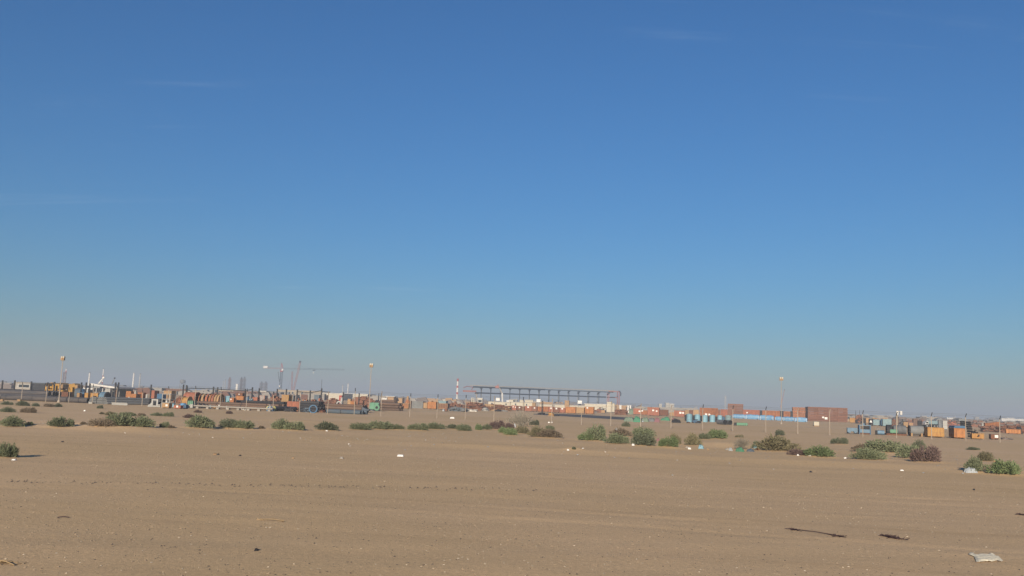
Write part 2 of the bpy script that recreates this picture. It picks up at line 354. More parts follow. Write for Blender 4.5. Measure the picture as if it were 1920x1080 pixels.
# ================================================================== SHRUB TABLE  (x0, x1, top row, base row, kind, label)
SHRUBS = [
 # clumps along the edge of the graded strip, one after another across the scene
 (-14, 28, 831, 858, 'green', 'big grey green shrub growing alone on the graded dirt, well in front of the others'),
 (-8, 40, 780, 800, 'green', 'wide green shrub with a blue rag caught in its base'),
 (45, 60, 791, 798, 'green', 'tiny green tuft beside the shrub that holds the blue rag'),
 (86, 134, 783, 801, 'green', 'rounded green shrub below the yellow cranes, casting a long thin shadow'),
 (149, 161, 790, 796, 'brown', 'tiny dry brown tuft on the sand before the widest shrub'),
 (163, 212, 785, 800, 'brown', 'dry brown shrub joined to the end of the widest green shrub'),
 (190, 248, 776, 799, 'green', 'taller half of the widest green shrub, on a sandy hump'),
 (236, 286, 780, 800, 'green', 'lower half of the widest green shrub, sloping down to bare sand'),
 (297, 316, 790, 802, 'green', 'small green shrub alone between the widest shrub and the round tall one'),
 (312, 327, 797, 803, 'brown', 'low brown tuft touching a small lone green shrub'),
 (346, 397, 779, 803, 'green', 'tall rounded grey green shrub with a dark gap under one side'),
 (410, 445, 786, 803, 'darkg', 'dark half of the long shrub standing below the white warehouse cranes'),
 (433, 475, 789, 804, 'green', 'greener half of the long shrub below the tower crane counterweight'),
 (505, 545, 785, 805, 'green', 'peaked green shrub standing below the tower crane mast'),
 (530, 568, 791, 807, 'green', 'low green shrub leaning on the peaked shrub below the tower crane'),
 (558, 572, 797, 805, 'brown', 'tiny brown tuft at the foot of the shrub pair below the tower crane'),
 (590, 632, 791, 807, 'darkg', 'single dark green shrub with white litter at its base, below the blue steel ring'),
 (655, 694, 793, 806, 'green', 'low green shrub at the start of the long low hedge below the mint green pump'),
 (686, 738, 790, 805, 'green', 'flat topped shrub in the middle of the low hedge below the mint green pump'),
 (726, 758, 796, 805, 'green', 'thin trailing end of the low hedge below the brown pipe stack'),
 (763, 802, 794, 807, 'green', 'pale green shrub at the start of the straggling row below the tan crates'),
 (795, 836, 793, 805, 'green', 'humped shrub in the middle of the straggling row below the tan crates'),
 (836, 862, 796, 805, 'darkg', 'dark shrub towards the end of the straggling row below the scrap heaps'),
 (856, 883, 795, 808, 'green', 'last green shrub of the straggling row below the scrap heaps'),
 (890, 904, 795, 807, 'bright', 'small bright green bush standing on its own below the striped chimney'),
 (903, 922, 797, 807, 'green', 'small green bush beside the purple brown dead shrub'),
 (916, 946, 790, 806, 'purple', 'dead purple brown shrub between green bushes, below the pipe gantry'),
 (944, 966, 794, 804, 'purple', 'low dead brown shrub in front of the bare grey bush'),
 (934, 952, 800, 812, 'bright', 'little green shrub tucked beside the brightest one below the gantry'),
 (944, 969, 802, 816, 'bright', 'bright green rounded shrub with a black shadow under it, before the bare bush'),
 (966, 992, 799, 813, 'olive', 'olive shrub between the bright rounded shrub and the big dry one'),
 (948, 1002, 770, 801, 'bare', 'big bare grey bush of thin twigs, with a white bag caught in it'),
 (992, 1011, 788, 798, 'darkg', 'small dark bush right behind the bare grey bush, on open sand'),
 (989, 1028, 799, 819, 'olive', 'dry olive half of the shrub standing below the orange crates'),
 (1008, 1054, 804, 821, 'brown', 'dark brown half of the shrub standing below the orange crates'),
 (1022, 1040, 798, 808, 'green', 'green tip rising behind the brown shrub below the orange crates'),
 (1072, 1080, 837, 843, 'darkg', 'tiny dark tuft beside a white scrap at the edge of the graded dirt'),
 (1084, 1122, 810, 826, 'bright', 'low green shrub spreading at the foot of the tallest green shrub'),
 (1098, 1136, 797, 827, 'green', 'tallest rounded green shrub, standing below the grey track'),
 (1133, 1184, 813, 832, 'green', 'long low green shrub in front of a dark shrub with a white sack'),
 (1145, 1185, 803, 818, 'brown', 'dark brownish shrub with a white sack lying on top'),
 (1187, 1229, 802, 820, 'green', 'green shrub standing behind a wider dark green one'),
 (1185, 1231, 814, 836, 'darkg', 'wide dark green shrub with a white scrap at its corner'),
 (1166, 1182, 791, 801, 'darkg', 'small dark shrub alone on the sand below the green tarpaulins'),
 (1236, 1273, 820, 839, 'bright', 'fresh green rounded shrub below the pair of tagged orange boxes'),
 (1252, 1280, 813, 833, 'olive', 'dull olive shrub rising behind the fresh green rounded one'),
 (1285, 1316, 812, 835, 'olive', 'brownish olive shrub on a sand hump below the blue drums'),
 (1311, 1334, 813, 824, 'green', 'small green shrub between the brownish shrub and the bright domed one'),
 (1328, 1366, 806, 823, 'bright', 'domed green shrub on the sand hump below the black pipe ends'),
 (1376, 1408, 817, 844, 'bare', 'sparse grey twiggy bush with green netting tangled at its base'),
 (1379, 1395, 815, 821, 'olive', 'flat olive tuft peeping out behind the sparse grey bush'),
 (1409, 1432, 827, 841, 'darkg', 'dark small shrub with a blue rag, beside the largest olive shrub'),
 (1424, 1500, 817, 846, 'olive', 'largest olive shrub, spreading wide below the blue wrapped bundles'),
 (1455, 1472, 806, 817, 'darkg', 'small dark shrub just behind the largest olive shrub'),
 (1479, 1528, 842, 854, 'purple', 'low dark dead shrub lying beside the smooth green dome'),
 (1514, 1567, 837, 857, 'bright', 'smooth domed fresh green shrub below the cream box'),
 (1560, 1593, 822, 834, 'darkg', 'flat dark green shrub alone on sand below the tallest rusty stack'),
 (1595, 1672, 841, 862, 'green', 'broad low green shrub in front of the long double shrub below the blue machines'),
 (1600, 1645, 832, 847, 'brown', 'dry brown end of the long double shrub below the blue machines'),
 (1625, 1702, 825, 848, 'green', 'long green shrub behind the broad low one, below the blue machines'),
 (1688, 1733, 834, 860, 'green', 'ragged green shrub growing against the purple brown dead bush'),
 (1713, 1738, 825, 844, 'darkg', 'upright green shrub behind the ragged one, below the yellow crate'),
 (1713, 1769, 837, 867, 'purple', 'large round purple brown dead bush below the yellow crate'),
 (1812, 1842, 838, 844, 'darkg', 'flat green mat of plants on the sand below the ochre box'),
 (1813, 1853, 858, 886, 'green', 'green shrub leaning over a white plastic bag'),
 (1838, 1866, 847, 865, 'olive', 'small olive shrub behind the shrub with the white plastic bag'),
 (1864, 1919, 864, 891, 'bright', 'bushy green shrub beside the one leaning over the plastic bag'),
 # smaller ones behind, between the edge and the fence
 (-4, 25, 763, 773, 'darkg', 'low dark shrub at the very edge, on the sand behind the blue rag shrub'),
 (34, 64, 763, 774, 'brown', 'dull brownish shrub on the sand behind, halfway to the dark pipes'),
 (0, 23, 752, 759, 'darkg', 'small shrub right at the foot of the dark grey pipes'),
 (28, 51, 751, 761, 'darkg', 'dark small shrub with a white scrap at a fence post foot'),
 (59, 72, 755, 762, 'darkg', 'tiny dark shrub alone by the fence before the dark grey pipes'),
 (79, 100, 756, 763, 'brown', 'small dull shrub by the fence below the yellow crane'),
 (99, 115, 756, 763, 'darkg', 'small shrub at the foot of the tall floodlight by the yellow cranes'),
 (180, 192, 759, 766, 'darkg', 'tiny dark weed by the fence below the open pipe ends'),
 (185, 195, 772, 777, 'olive', 'tiny weed on the sand behind the widest green shrub'),
 (195, 215, 771, 779, 'olive', 'low olive shrub peeping over the widest green shrub'),
 (222, 253, 772, 780, 'green', 'flat green shrub in the thin row behind the widest shrub'),
 (256, 272, 774, 780, 'brown', 'little brown shrub in the thin row behind the widest shrub'),
 (279, 306, 773, 780, 'darkg', 'flat dark shrub in the thin row below the grey steel skid'),
 (304, 324, 772, 781, 'green', 'bushier green shrub ending the thin row below the grey steel skid'),
 (362, 378, 768, 774, 'purple', 'low dead tuft by the fence below the orange steel ring'),
 (342, 366, 776, 784, 'purple', 'flat dead shrub behind the tall rounded grey green one'),
 (423, 435, 770, 776, 'purple', 'tiny dead tuft by the fence below the brown pipes'),
 (484, 495, 798, 804, 'brown', 'tiny brown weed on the sand between the long shrub and the peaked one'),
]
for (x0, x1, yt, yb, kind, lab) in SHRUBS:
    p = ground((x0 + x1) / 2, yb); k = depth_px(p)
    if yb > 785: MOUNDS.append((p[0], p[1] + .25, max(.5, (x1 - x0) * k * .62), .05 if x0 < 0 else .11))
for px, py, r_, h_ in ((1360, 836, 2.6, .22), (560, 790, 3.5, .12), (1650, 850, 2.0, .14), (215, 799, 2.4, .14)):
    p = ground(px, py); MOUNDS.append((p[0], p[1], r_, h_))
# ------------------------------------------------------------------ ground sheet
def spaced(a0, step, lim, g):
    o = [a0]; s = step
    while o[-1] < lim:
        o.append(o[-1] + s)
        if o[-1] > 34: s *= g
    return o
xp = spaced(0, .24, 4500, 1.035)
xs = np.array(sorted(set([-v for v in xp[1:]] + xp)))
ys = [-150, -90, -50, -28, -15, -8, -3, 0, 2, 4, 5.5]; s = .10
while ys[-1] < 6000:
    ys.append(ys[-1] + s); s = .10 if ys[-1] < 14 else (.16 if ys[-1] < 30 else (.22 if ys[-1] < 62 else s * 1.05))
ys = np.array(ys)
X, Y = np.meshgrid(xs, ys)
Z = gz(X, Y)
nx, ny = len(xs), len(ys)
me = bpy.data.meshes.new('ground')
me.vertices.add(nx * ny)
me.vertices.foreach_set('co', np.stack([X, Y, Z], -1).reshape(-1).astype(np.float32))
i = np.arange(ny - 1)[:, None] * nx + np.arange(nx - 1)[None, :]
q = np.stack([i, i + 1, i + nx + 1, i + nx], -1).reshape(-1, 4)
me.loops.add(q.size); me.loops.foreach_set('vertex_index', q.reshape(-1).astype(np.int32))
me.polygons.add(len(q)); me.polygons.foreach_set('loop_start', np.arange(0, q.size, 4, dtype=np.int32))
me.polygons.foreach_set('use_smooth', np.ones(len(q), bool))
me.update(calc_edges=True); me.validate()
def ground_mat():
    m = bpy.data.materials.new('desert dirt'); m.use_nodes = True; t = m.node_tree; b = t.nodes['Principled BSDF']
    b.inputs['Roughness'].default_value = .95; b.inputs['Specular IOR Level'].default_value = .1
    L = t.links.new
    tc = t.nodes.new('ShaderNodeTexCoord')
    def noise(scale, detail=4, rough=.6, stretch=None, rot=0):
        mp = t.nodes.new('ShaderNodeMapping'); mp.inputs['Scale'].default_value = stretch or (1, 1, 1); mp.inputs['Rotation'].default_value = (0, 0, rot)
        L(tc.outputs['Object'], mp.inputs[0])
        n = t.nodes.new('ShaderNodeTexNoise'); n.inputs['Scale'].default_value = scale; n.inputs['Detail'].default_value = detail; n.inputs['Roughness'].default_value = rough
        L(mp.outputs[0], n.inputs['Vector']); return n.outputs['Fac']
    def ramp(f, p0, p1, c0, c1):
        r = t.nodes.new('ShaderNodeValToRGB'); r.color_ramp.elements[0].position = p0; r.color_ramp.elements[1].position = p1
        r.color_ramp.elements[0].color = (*c0, 1); r.color_ramp.elements[1].color = (*c1, 1); L(f, r.inputs[0]); return r.outputs[0]
    def mix(a, c, f, mode='MIX'):
        x = t.nodes.new('ShaderNodeMix'); x.data_type = 'RGBA'; x.blend_type = mode
        for s_, v_ in ((x.inputs[6], a), (x.inputs[7], c), (x.inputs[0], f)):
            if isinstance(v_, (int, float)): s_.default_value = v_
            elif isinstance(v_, tuple): s_.default_value = (*v_, 1)
            else: L(v_, s_)
        return x.outputs[2]
    big = noise(.045, 4, .55)
    base = ramp(big, .35, .68, GROUND_A, GROUND_B)
    streak = noise(.5, 5, .6, (.12, 1.2, 1), R(12))
    base = mix(base, ramp(streak, .38, .66, (.88, .87, .86), (1.08, 1.07, 1.06)), .45, 'MULTIPLY')
    dark = noise(.25, 6, .7, (.25, 1.4, 1), R(9))
    base = mix(base, ramp(dark, .60, .74, (1, 1, 1), (.72, .69, .66)), .42, 'MULTIPLY')
    # wheel tracks: narrow compacted stripes that wander and break up
    sx = t.nodes.new('ShaderNodeSeparateXYZ'); mpw = t.nodes.new('ShaderNodeMapping'); mpw.inputs['Rotation'].default_value = (0, 0, R(12.2))
    L(tc.outputs['Object'], mpw.inputs[0]); L(mpw.outputs[0], sx.inputs[0])
    wob = t.nodes.new('ShaderNodeMath'); wob.operation = 'MULTIPLY_ADD'; wob.inputs[1].default_value = 2.2; L(noise(.07, 2, .5, (1, .15, 1), R(12.2)), wob.inputs[0]); L(sx.outputs[1], wob.inputs[2])
    fade = ramp(noise(.16, 3, .6, (1, 3, 1), R(12)), .42, .62, (0, 0, 0), (1, 1, 1))
    for c_, w_, col_ in ((20.3, .12, (.91, .90, .89)), (21.9, .12, (.91, .90, .89)), (27.6, .13, (1.05, 1.045, 1.04)), (29.2, .13, (1.05, 1.045, 1.04)), (34.6, .2, (.92, .91, .90)), (36.3, .2, (.92, .91, .90)), (16.4, .1, (.93, .92, .91))):
        d_ = t.nodes.new('ShaderNodeMath'); d_.operation = 'SUBTRACT'; L(wob.outputs[0], d_.inputs[0]); d_.inputs[1].default_value = c_
        e_ = t.nodes.new('ShaderNodeMath'); e_.operation = 'ABSOLUTE'; L(d_.outputs[0], e_.inputs[0])
        m_ = t.nodes.new('ShaderNodeMapRange'); m_.inputs['From Min'].default_value = w_; m_.inputs['From Max'].default_value = w_ * 1.9; m_.inputs['To Min'].default_value = 1; m_.inputs['To Max'].default_value = 0
        L(e_.outputs[0], m_.inputs['Value'])
        k_ = t.nodes.new('ShaderNodeMath'); k_.operation = 'MULTIPLY'; L(m_.outputs[0], k_.inputs[0]); L(fade, k_.inputs[1])
        base = mix(base, mix(base, col_, 1.0, 'MULTIPLY'), k_.outputs[0])
    grit = noise(14, 7, .85)
    base = mix(base, ramp(grit, .3, .72, (.66, .65, .64), (1.26, 1.24, 1.2)), .8, 'MULTIPLY')
    fine = noise(55, 4, .8)
    base = mix(base, ramp(fine, .3, .7, (.7, .69, .68), (1.3, 1.28, 1.24)), .55, 'MULTIPLY')
    # scattered specks of darker and paler grit
    for sc_, pos, c in ((21, .13, (.10, .08, .065)), (13, .09, (.55, .45, .33))):
        v = t.nodes.new('ShaderNodeTexVoronoi'); v.inputs['Scale'].default_value = sc_; L(tc.outputs['Object'], v.inputs['Vector'])
        f = ramp(v.outputs['Distance'], pos * .7, pos, (1, 1, 1), (0, 0, 0))
        g = ramp(noise(2.2, 3, .6), .48, .62, (0, 0, 0), (1, 1, 1))
        base = mix(base, c, mix(f, g, 1.0, 'MULTIPLY'))
    L(base, b.inputs['Base Color'])
    bp = t.nodes.new('ShaderNodeBump'); bp.inputs['Strength'].default_value = .6; bp.inputs['Distance'].default_value = .03
    L(noise(6, 8, .75), bp.inputs['Height'])
    bp2 = t.nodes.new('ShaderNodeBump'); bp2.inputs['Strength'].default_value = .4; bp2.inputs['Distance'].default_value = .012
    L(noise(40, 5, .8), bp2.inputs['Height']); L(bp.outputs[0], bp2.inputs['Normal']); L(bp2.outputs[0], b.inputs['Normal'])
    return m
GROUND_A, GROUND_B = (.58, .415, .23), (.64, .46, .285)
me.materials.append(ground_mat())
go = bpy.data.objects.new('ground', me); COL.objects.link(go); go['kind'] = 'structure'; go['label'] = 'flat graded desert dirt running to the horizon'
# grey track behind the fence, in front of the orange crates
tr = [(1000, 777.2), (1040, 779.5), (1100, 783.2), (1175, 787.3), (1215, 789), (1215, 785.2), (1170, 782.3), (1100, 778.0), (1040, 775.8), (1000, 776.2)]
mb = MB(); pts = [ground(*p) for p in tr]; mb.add([(p[0], p[1], .008) for p in pts], [tuple(range(len(pts)))])
o = part('gravel_track', mb, mat('grey gravel', (.12, .105, .095), (.17, .145, .12), scale=.6)); o['kind'] = 'structure'
# far low rise on the horizon
mb = MB()
prev = None
hp = []
for k in range(61):
    px = -500 + k * 27
    d = 3300
    p = at(px, hy(px), d)
    h = 2 + 8.5 * max(0, 1 - max(0, px - 250) / 850) * (.75 + .25 * float(vnoise(k, 0, 6, 9))) + 1.5 * float(vnoise(k, 0, 1.5, 12))
    hp.append((p[0], p[1], h))
n = len(hp)
mb.add([(x, y - 60, -1) for x, y, h in hp] + [(x, y, h) for x, y, h in hp] + [(x, y + 260, h) for x, y, h in hp] + [(x, y + 320, -1) for x, y, h in hp],
       [(r_ * n + k, r_ * n + k + 1, (r_ + 1) * n + k + 1, (r_ + 1) * n + k) for r_ in range(3) for k in range(n - 1)])
o = part('hills', mb, M['mud']); o['kind'] = 'structure'

# ------------------------------------------------------------------ shrubs
def crown(seed, n, kind):
    r = np.random.default_rng(seed)
    K = 19
    ang = r.uniform(0, 2 * math.pi, K); rad = np.sqrt(r.uniform(0, 1, K)) * .8
    cc = np.stack([rad * np.cos(ang), rad * np.sin(ang), np.zeros(K)], 1)
    hh = (1 - .75 * rad ** 2.6) * r.uniform(.68, 1.0, K)
    hh = hh / hh.max()
    cr_ = r.uniform(.2, .36, K)
    which = r.integers(0, K, n)
    u = r.normal(size=(n, 3)); u /= np.linalg.norm(u, axis=1)[:, None]; u[:, 2] = np.abs(u[:, 2]) * 1.0 - .1
    rr = r.uniform(.35, 1.0, n) ** .6
    base = cc[which] + u * (cr_[which] * rr)[:, None] * np.array([1, 1, 0])
    zz = hh[which] * (r.uniform(.02, 1, n) ** .8) * (1 - .45 * (rr ** 2) * (1 - np.clip(u[:, 2], 0, 1)))
    base[:, 2] = zz
    d = u + np.stack([base[:, 0] * .9, base[:, 1] * .9, np.full(n, .75)], 1) + r.normal(size=(n, 3)) * .35
    d /= np.linalg.norm(d, axis=1)[:, None]
    ln = r.uniform(.08, .19, n); wd = r.uniform(.018, .04, n); lk = r.uniform(size=n) < .12; ln = np.where(lk, ln * 1.9, ln); wd = np.where(lk, wd * .55, wd)
    side = np.cross(d, r.normal(size=(n, 3))); side /= np.linalg.norm(side, axis=1)[:, None]
    a = base - side * wd[:, None] * .6; b = base + side * wd[:, None] * .6
    m_ = base + d * (ln * .55)[:, None]
    c = m_ + side * wd[:, None]; e = m_ - side * wd[:, None]; tip = base + d * ln[:, None]
    V = np.stack([a, b, c, tip, e], 1).reshape(-1, 3); V[:, 2] = np.maximum(V[:, 2], .005)
    V[:, :2] -= (np.percentile(V[:, :2], 2, axis=0) + np.percentile(V[:, :2], 98, axis=0)) / 2; V[:, :2] /= np.percentile(np.abs(V[:, :2]), 97.5); V[:, 2] /= np.percentile(V[:, 2], 98.5)
    F = [tuple(range(5 * k, 5 * k + 5)) for k in range(n)]
    me = bpy.data.meshes.new('foliage'); me.from_pydata(V.tolist(), [], F); me.update(); return me
def twigs(seed, n, bare):
    r = np.random.default_rng(seed); mb = MB()
    for k in range(n):
        a = r.uniform(0, 2 * math.pi); t = r.uniform(.15, 1.0) * (1.0 if bare else .75)
        p = np.array([r.normal() * .1, r.normal() * .1, 0])
        q = p + np.array([math.cos(a) * t * .45, math.sin(a) * t * .45, .45 * (1.15 - t * .5)])
        e = p + np.array([math.cos(a + r.normal() * .3) * t * .9, math.sin(a + r.normal() * .3) * t * .9, r.uniform(.6, 1.0) * (1.05 - t * .55)])
        mb.tube(p, q, .013, 3, .008, False); mb.tube(q, e, .008, 3, .003, False)
        if bare:
            for j in range(9):
                s0 = q + (e - q) * r.uniform(0, 1); v = (e - q) * .4 + r.normal(size=3) * .17
                mb.tube(s0, s0 + v, .0045, 3, .002, False)
    return mb.mesh('stems')
PROTO = {}
def proto(kind, i):
    k = ('bare' if kind == 'bare' else 'dense', i)
    if k not in PROTO:
        PROTO[k] = (crown(50 + i, 2000, 'dense') if k[0] == 'dense' else crown(90 + i, 170, 'bare'), twigs(20 + i, 26 if k[0] == 'dense' else 70, k[0] == 'bare'))
    return PROTO[k]
for n_, (x0, x1, yt, yb, kind, lab) in enumerate(SHRUBS):
    xc = (x0 + x1) / 2; p = ground(xc, yb); k = depth_px(p)
    wd, ht = (x1 - x0) * k, (yb - yt) * k
    i = n_ % 6 if kind != 'bare' else n_ % 2
    cm, tm = proto(kind, i)
    t = thing('desert_shrub', lab, 'shrub', (0, 0, 0), 0, 'desert shrubs on the sand before the yard')
    dy = min(wd * .42, max(ht * 1.1, .35))
    t.location = (p[0], p[1] + dy * .55, float(gz(p[0], p[1] + dy * .55)) - .02)
    ht = ht - .0
    if abs(xc - 10) < 1: wd *= 1.1
    for nm, ms in (('foliage', cm), ('stems', tm)):
        o = bpy.data.objects.new(nm, ms); COL.objects.link(o); o.parent = t
        if not ms.materials: ms.materials.append(STEM)
        o.scale = (wd / 2 * .90, dy * .9, ht * .90) if nm == 'foliage' or kind == 'bare' else (wd / 2 * 1.0, dy, ht * 1.06)
        m = LM['grey' if kind == 'bare' else kind] if nm == 'foliage' else (LM['grey'] if kind == 'bare' else STEM)
        o.material_slots[0].link = 'OBJECT'; o.material_slots[0].material = m

# ------------------------------------------------------------------ pebbles, grit and straw lying on the graded strip
def scatter(name, n, size, m, lab, cat, seed, flat=.55, region=(-24, 24, 9.5, 47), clump=2.5, lenx=1.0):
    r = np.random.default_rng(seed)
    u = r.uniform(0, 1, n * 6)
    y = 9.5 + (46 - 9.5) * u ** 1.7; x = r.uniform(-1, 1, n * 6) * (y * .68 + 1.5)
    keep = (vnoise(x, y * 1.6, clump, seed) * .6 + vnoise(x, y, 9, seed + 1) * .6) > r.uniform(.35, .95, n * 6)
    x, y = x[keep][:n], y[keep][:n]; n = len(x)
    s_ = size[0] * (size[1] / size[0]) ** (r.uniform(0, 1, n) ** 2.6)
    O = np.array([(1, 0, 0), (-.5, .87, 0), (-.5, -.87, 0), (.2, .1, 1), (0, 0, -.6)])
    a = r.uniform(0, 2 * math.pi, n)
    V = np.repeat(O[None], n, 0) * r.uniform(.65, 1.25, (n, 5, 1)) * s_[:, None, None]
    V[:, :, 0] *= lenx; V[:, :, 2] *= flat
    ca, sa = np.cos(a)[:, None], np.sin(a)[:, None]
    vx = V[:, :, 0] * ca - V[:, :, 1] * sa + x[:, None]; vy = V[:, :, 0] * sa + V[:, :, 1] * ca + y[:, None]
    vz = V[:, :, 2] + gz(x, y)[:, None]
    V = np.stack([vx, vy, vz], -1).reshape(-1, 3)
    F0 = np.array([(0, 1, 3), (1, 2, 3), (2, 0, 3), (1, 0, 4), (2, 1, 4), (0, 2, 4)])
    F = (F0[None] + 5 * np.arange(n)[:, None, None]).reshape(-1, 3)
    me = bpy.data.meshes.new(name); me.from_pydata(V.tolist(), [], F.tolist()); me.update(); me.materials.append(m)
    o = bpy.data.objects.new(name, me); COL.objects.link(o); o['kind'] = 'stuff'; o['label'] = lab; o['category'] = cat
scatter('pebbles', 20000, (.008, .032), mat('sandy pebble', (.37, .28, .185), (.27, .2, .14), scale=1.5, rough=.9), 'sand coloured pebbles strewn over the graded dirt', 'pebbles', 11)
scatter('dark_gravel', 9000, (.008, .028), mat('dark pebble', (.085, .07, .06), (.14, .11, .085), scale=1.5, rough=.9), 'dark stones and clods strewn over the graded dirt', 'gravel', 23)
scatter('pale_chips', 3600, (.008, .028), mat('pale chip', (.62, .53, .40), (.5, .4, .28), scale=1.5, rough=.8), 'pale chips and shells strewn over the graded dirt', 'stone chips', 37)
scatter('straw', 500, (.006, .010), M['straw'], 'short dry straw bits lying on the graded dirt', 'straw', 41, lenx=5)

# line of dark clods left along an old wheel track
r = np.random.default_rng(91); mb = MB(); ga, gb_ = ground(-40, 903), ground(1010, 919)
for _ in range(300):
    f = r.uniform(0, 1); q = ga + (gb_ - ga) * f + np.array([0, r.normal() * .22, 0]); rr = r.uniform(.012, .042)
    if r.uniform() > .35 + .65 * float(vnoise(q[0], 0, 1.6, 71)): continue
    o4 = np.array([(1, 0, 0), (-.5, .87, 0), (-.5, -.87, 0), (.2, .1, .8)]) * rr * r.uniform(.6, 1.4, (4, 1))
    mb.add(o4 + np.array([q[0], q[1], float(gz(q[0], q[1]))]), [(0, 1, 3), (1, 2, 3), (2, 0, 3)])
o = part('dark_clods', mb, MATS['dark pebble'], None, stuff=True, label='broken line of dark clods along an old wheel track'); o['category'] = 'clods'
# ================================================================== THE WIRE FENCE
def fline(px):                       # row of the fence foot
    return 753.5 + .0425 * (px - 85)
POSTS = [(-10, 718), (39.5, 717), (85.5, 718.5), (128.5, 727), (172.5, 721), (216.5, 721), (266, 731), (314, 725), (364, 724), (412, 726), (461, 729),
         (511.5, 735), (561, 745), (614, 735), (664, 728), (714, 734), (768, 738), (819, 740), (872, 741), (926, 743), (980, 745), (1034, 748), (1090, 775), (1145, 753),
         (1201, 757), (1258, 760), (1317, 759), (1374, 761), (1436, 763), (1496, 766), (1556, 768), (1618, 770), (1681, 773), (1747, 774), (1811, 776), (1875, 780), (1940, 783)]
p0 = ground(960, fline(960))
fence = thing('wire_fence', 'long wire fence of thin pale steel posts in front of the storage yard', 'fence', (p0[0], p0[1], 0), 0)
fence.rotation_euler = (0, 0, 0)
tops = []
for px, yt in POSTS:
    yb = fline(px); v = ray(px, yb); p = C0 + v * (-EYE / v[2]); k = depth_px(p)
    h = (yb - yt) * k * .995
    l = np.array([p[0] - p0[0], p[1] - p0[1], 0])
    leanx = random.uniform(-.03, .03)
    mb = MB().tube((0, 0, -.3), (leanx, 0, h - .35), .043, 7, .04)
    o = part('post', mb, M['post'], fence); o.location = l
    arm = MB().tube((leanx, 0, h - .36), (leanx + .02, -.22, h + .02), .045, 6)
    part('arm', arm, M['dark'] if px < 560 or random.random() < .5 else M['post'], o)
    tops.append((l, h))
for zf, off in ((.985, -.2), (.93, -.1), (.80, 0), (.55, 0), (.28, 0)):
    mb = MB()
    for (l0, h0), (l1, h1) in zip(tops, tops[1:]):
        h0 = min(max(h0, 2.6), 3.0); h1 = min(max(h1, 2.6), 3.0)
        a = l0 + np.array([0, off, h0 * zf]); b = l1 + np.array([0, off, h1 * zf])
        m_ = (a + b) / 2 - np.array([0, 0, .03]); wr = .011 if zf > .9 else .006; mb.tube(a, m_, wr, 3, None, False); mb.tube(m_, b, wr, 3, None, False)
    part('wire', mb, M['grey'], fence)
# dark inner frames of the pipe yard: stout posts with a rail along the top
def stanchions(pxs, tops_, v, lab, rail, base=None):
    d0 = yard_d(pxs[0], v); q0 = at(pxs[0], row(pxs[0], d0), d0)
    t = thing('steel_rack_frame', lab, 'steel frame', (q0[0], q0[1], 0), 0, 'dark steel frames standing in the pipe yard')
    ends = []
    for px, yt in zip(pxs, tops_):
        d = yard_d(px, v); q = at(px, row(px, d), d); z = at(px + (row(px, d) - yt) * .05, yt, d)[2]
        l = np.array([q[0] - q0[0], q[1] - q0[1], 0])
        o = part('post', MB().box(-.1, .1, -.1, .1, 0, z).box(-.16, .16, -.16, .16, 0, .06), M['dark'], t); o.location = l
        ends.append((l, z))
    if rail:
        for (a, za), (b, zb) in zip(ends, ends[1:]):
            part('rail', MB().tube(a + np.array([0, 0, za - .1 - rail]), b + np.array([0, 0, zb - .1 - rail]), .07, 6), M['dark'], t)
    return t
stanchions([2, 25, 56], [713, 713, 715], 30, 'dark steel posts standing among the dark grey pipes, by the pale hut', 0)
stanchions([87, 99.5, 110.5], [717, 716, 717], 30, 'dark steel posts standing before the yellow mobile cranes', .12)
stanchions([150, 159, 166], [717, 717, 719], 28, 'three dark steel posts in front of the open vehicle shed', 0)
stanchions([214, 219.5], [717, 717], 28, 'pair of dark steel posts at the end of the white roofed shed', 0)
stanchions([281, 341.5, 347.5], [721, 721, 722], 34, 'dark steel posts standing around the stacked orange boxes', 0)
stanchions([348.5, 398, 406, 458, 471], [724, 725, 726, 729, 726], 38, 'dark steel frame with a long top rail above the orange rings', .25)
stanchions([484, 518, 535], [728, 729, 729], 40, 'dark steel posts beside the tall tan container', 0)
stanchions([555.5, 580, 601], [730, 732, 728], 40, 'dark steel frame with a thin rail behind the blue steel ring', .3)
stanchions([642, 672], [735, 737], 60, 'thin dark posts in front of the long white warehouse', 0)

# ================================================================== FLOODLIGHT POLES
def floodlight(xb, yb, xt, yt, lab, d=None, two=False):
    if d is None: p = ground(xb, yb); 
    else: p = at(xb, row(xb, d), d)
    k = depth_px(p); q = at(xt, yt, p[1]); h = q[2]
    t = thing('floodlight_pole', lab, 'light pole', (p[0], p[1], 0), R(-4), 'light poles')
    part('pole', MB().tube((0, 0, 0), (0, 0, h - .3), .07, 8, .045).lathe([(.2, 0), (.2, .12), (.12, .3)], 10), M['post'], t)
    s_ = 7.0 * k
    part('bracket', MB().tube((-s_ * .5, 0, h - .34), (s_ * .5, 0, h - .34), .05, 6).tube((0, 0, h - .5), (0, 0, h - .2), .06, 6), M['post'], t)
    for sx in (-1, 1):
        o = part('lamp', MB().prism([(sx * s_ * .25 - s_ * .22, h - .30), (sx * s_ * .25 + s_ * .22, h - .30), (sx * s_ * .25 + s_ * .2, h + s_ * .42), (sx * s_ * .25 - s_ * .2, h + s_ * .42)], -.14, .16), M['cream'], t)
        part('painted_shade', MB().box(sx * s_ * .25 - s_ * .21, sx * s_ * .25 + s_ * .21, -.2, -.142, h - .28, h + .02), M['tan'], o)  # tan slab paints the shadow on the lamp's lower half
floodlight(110, 754.5, 116.5, 671, 'tall thin floodlight pole by the yellow mobile cranes')
floodlight(691.5, 772, 696, 684.5, 'tall thin floodlight pole standing over the mint green pump', d=140)
floodlight(1465, 792, 1464, 710, 'tall thin floodlight pole behind the blue wrapped bundles', d=175)
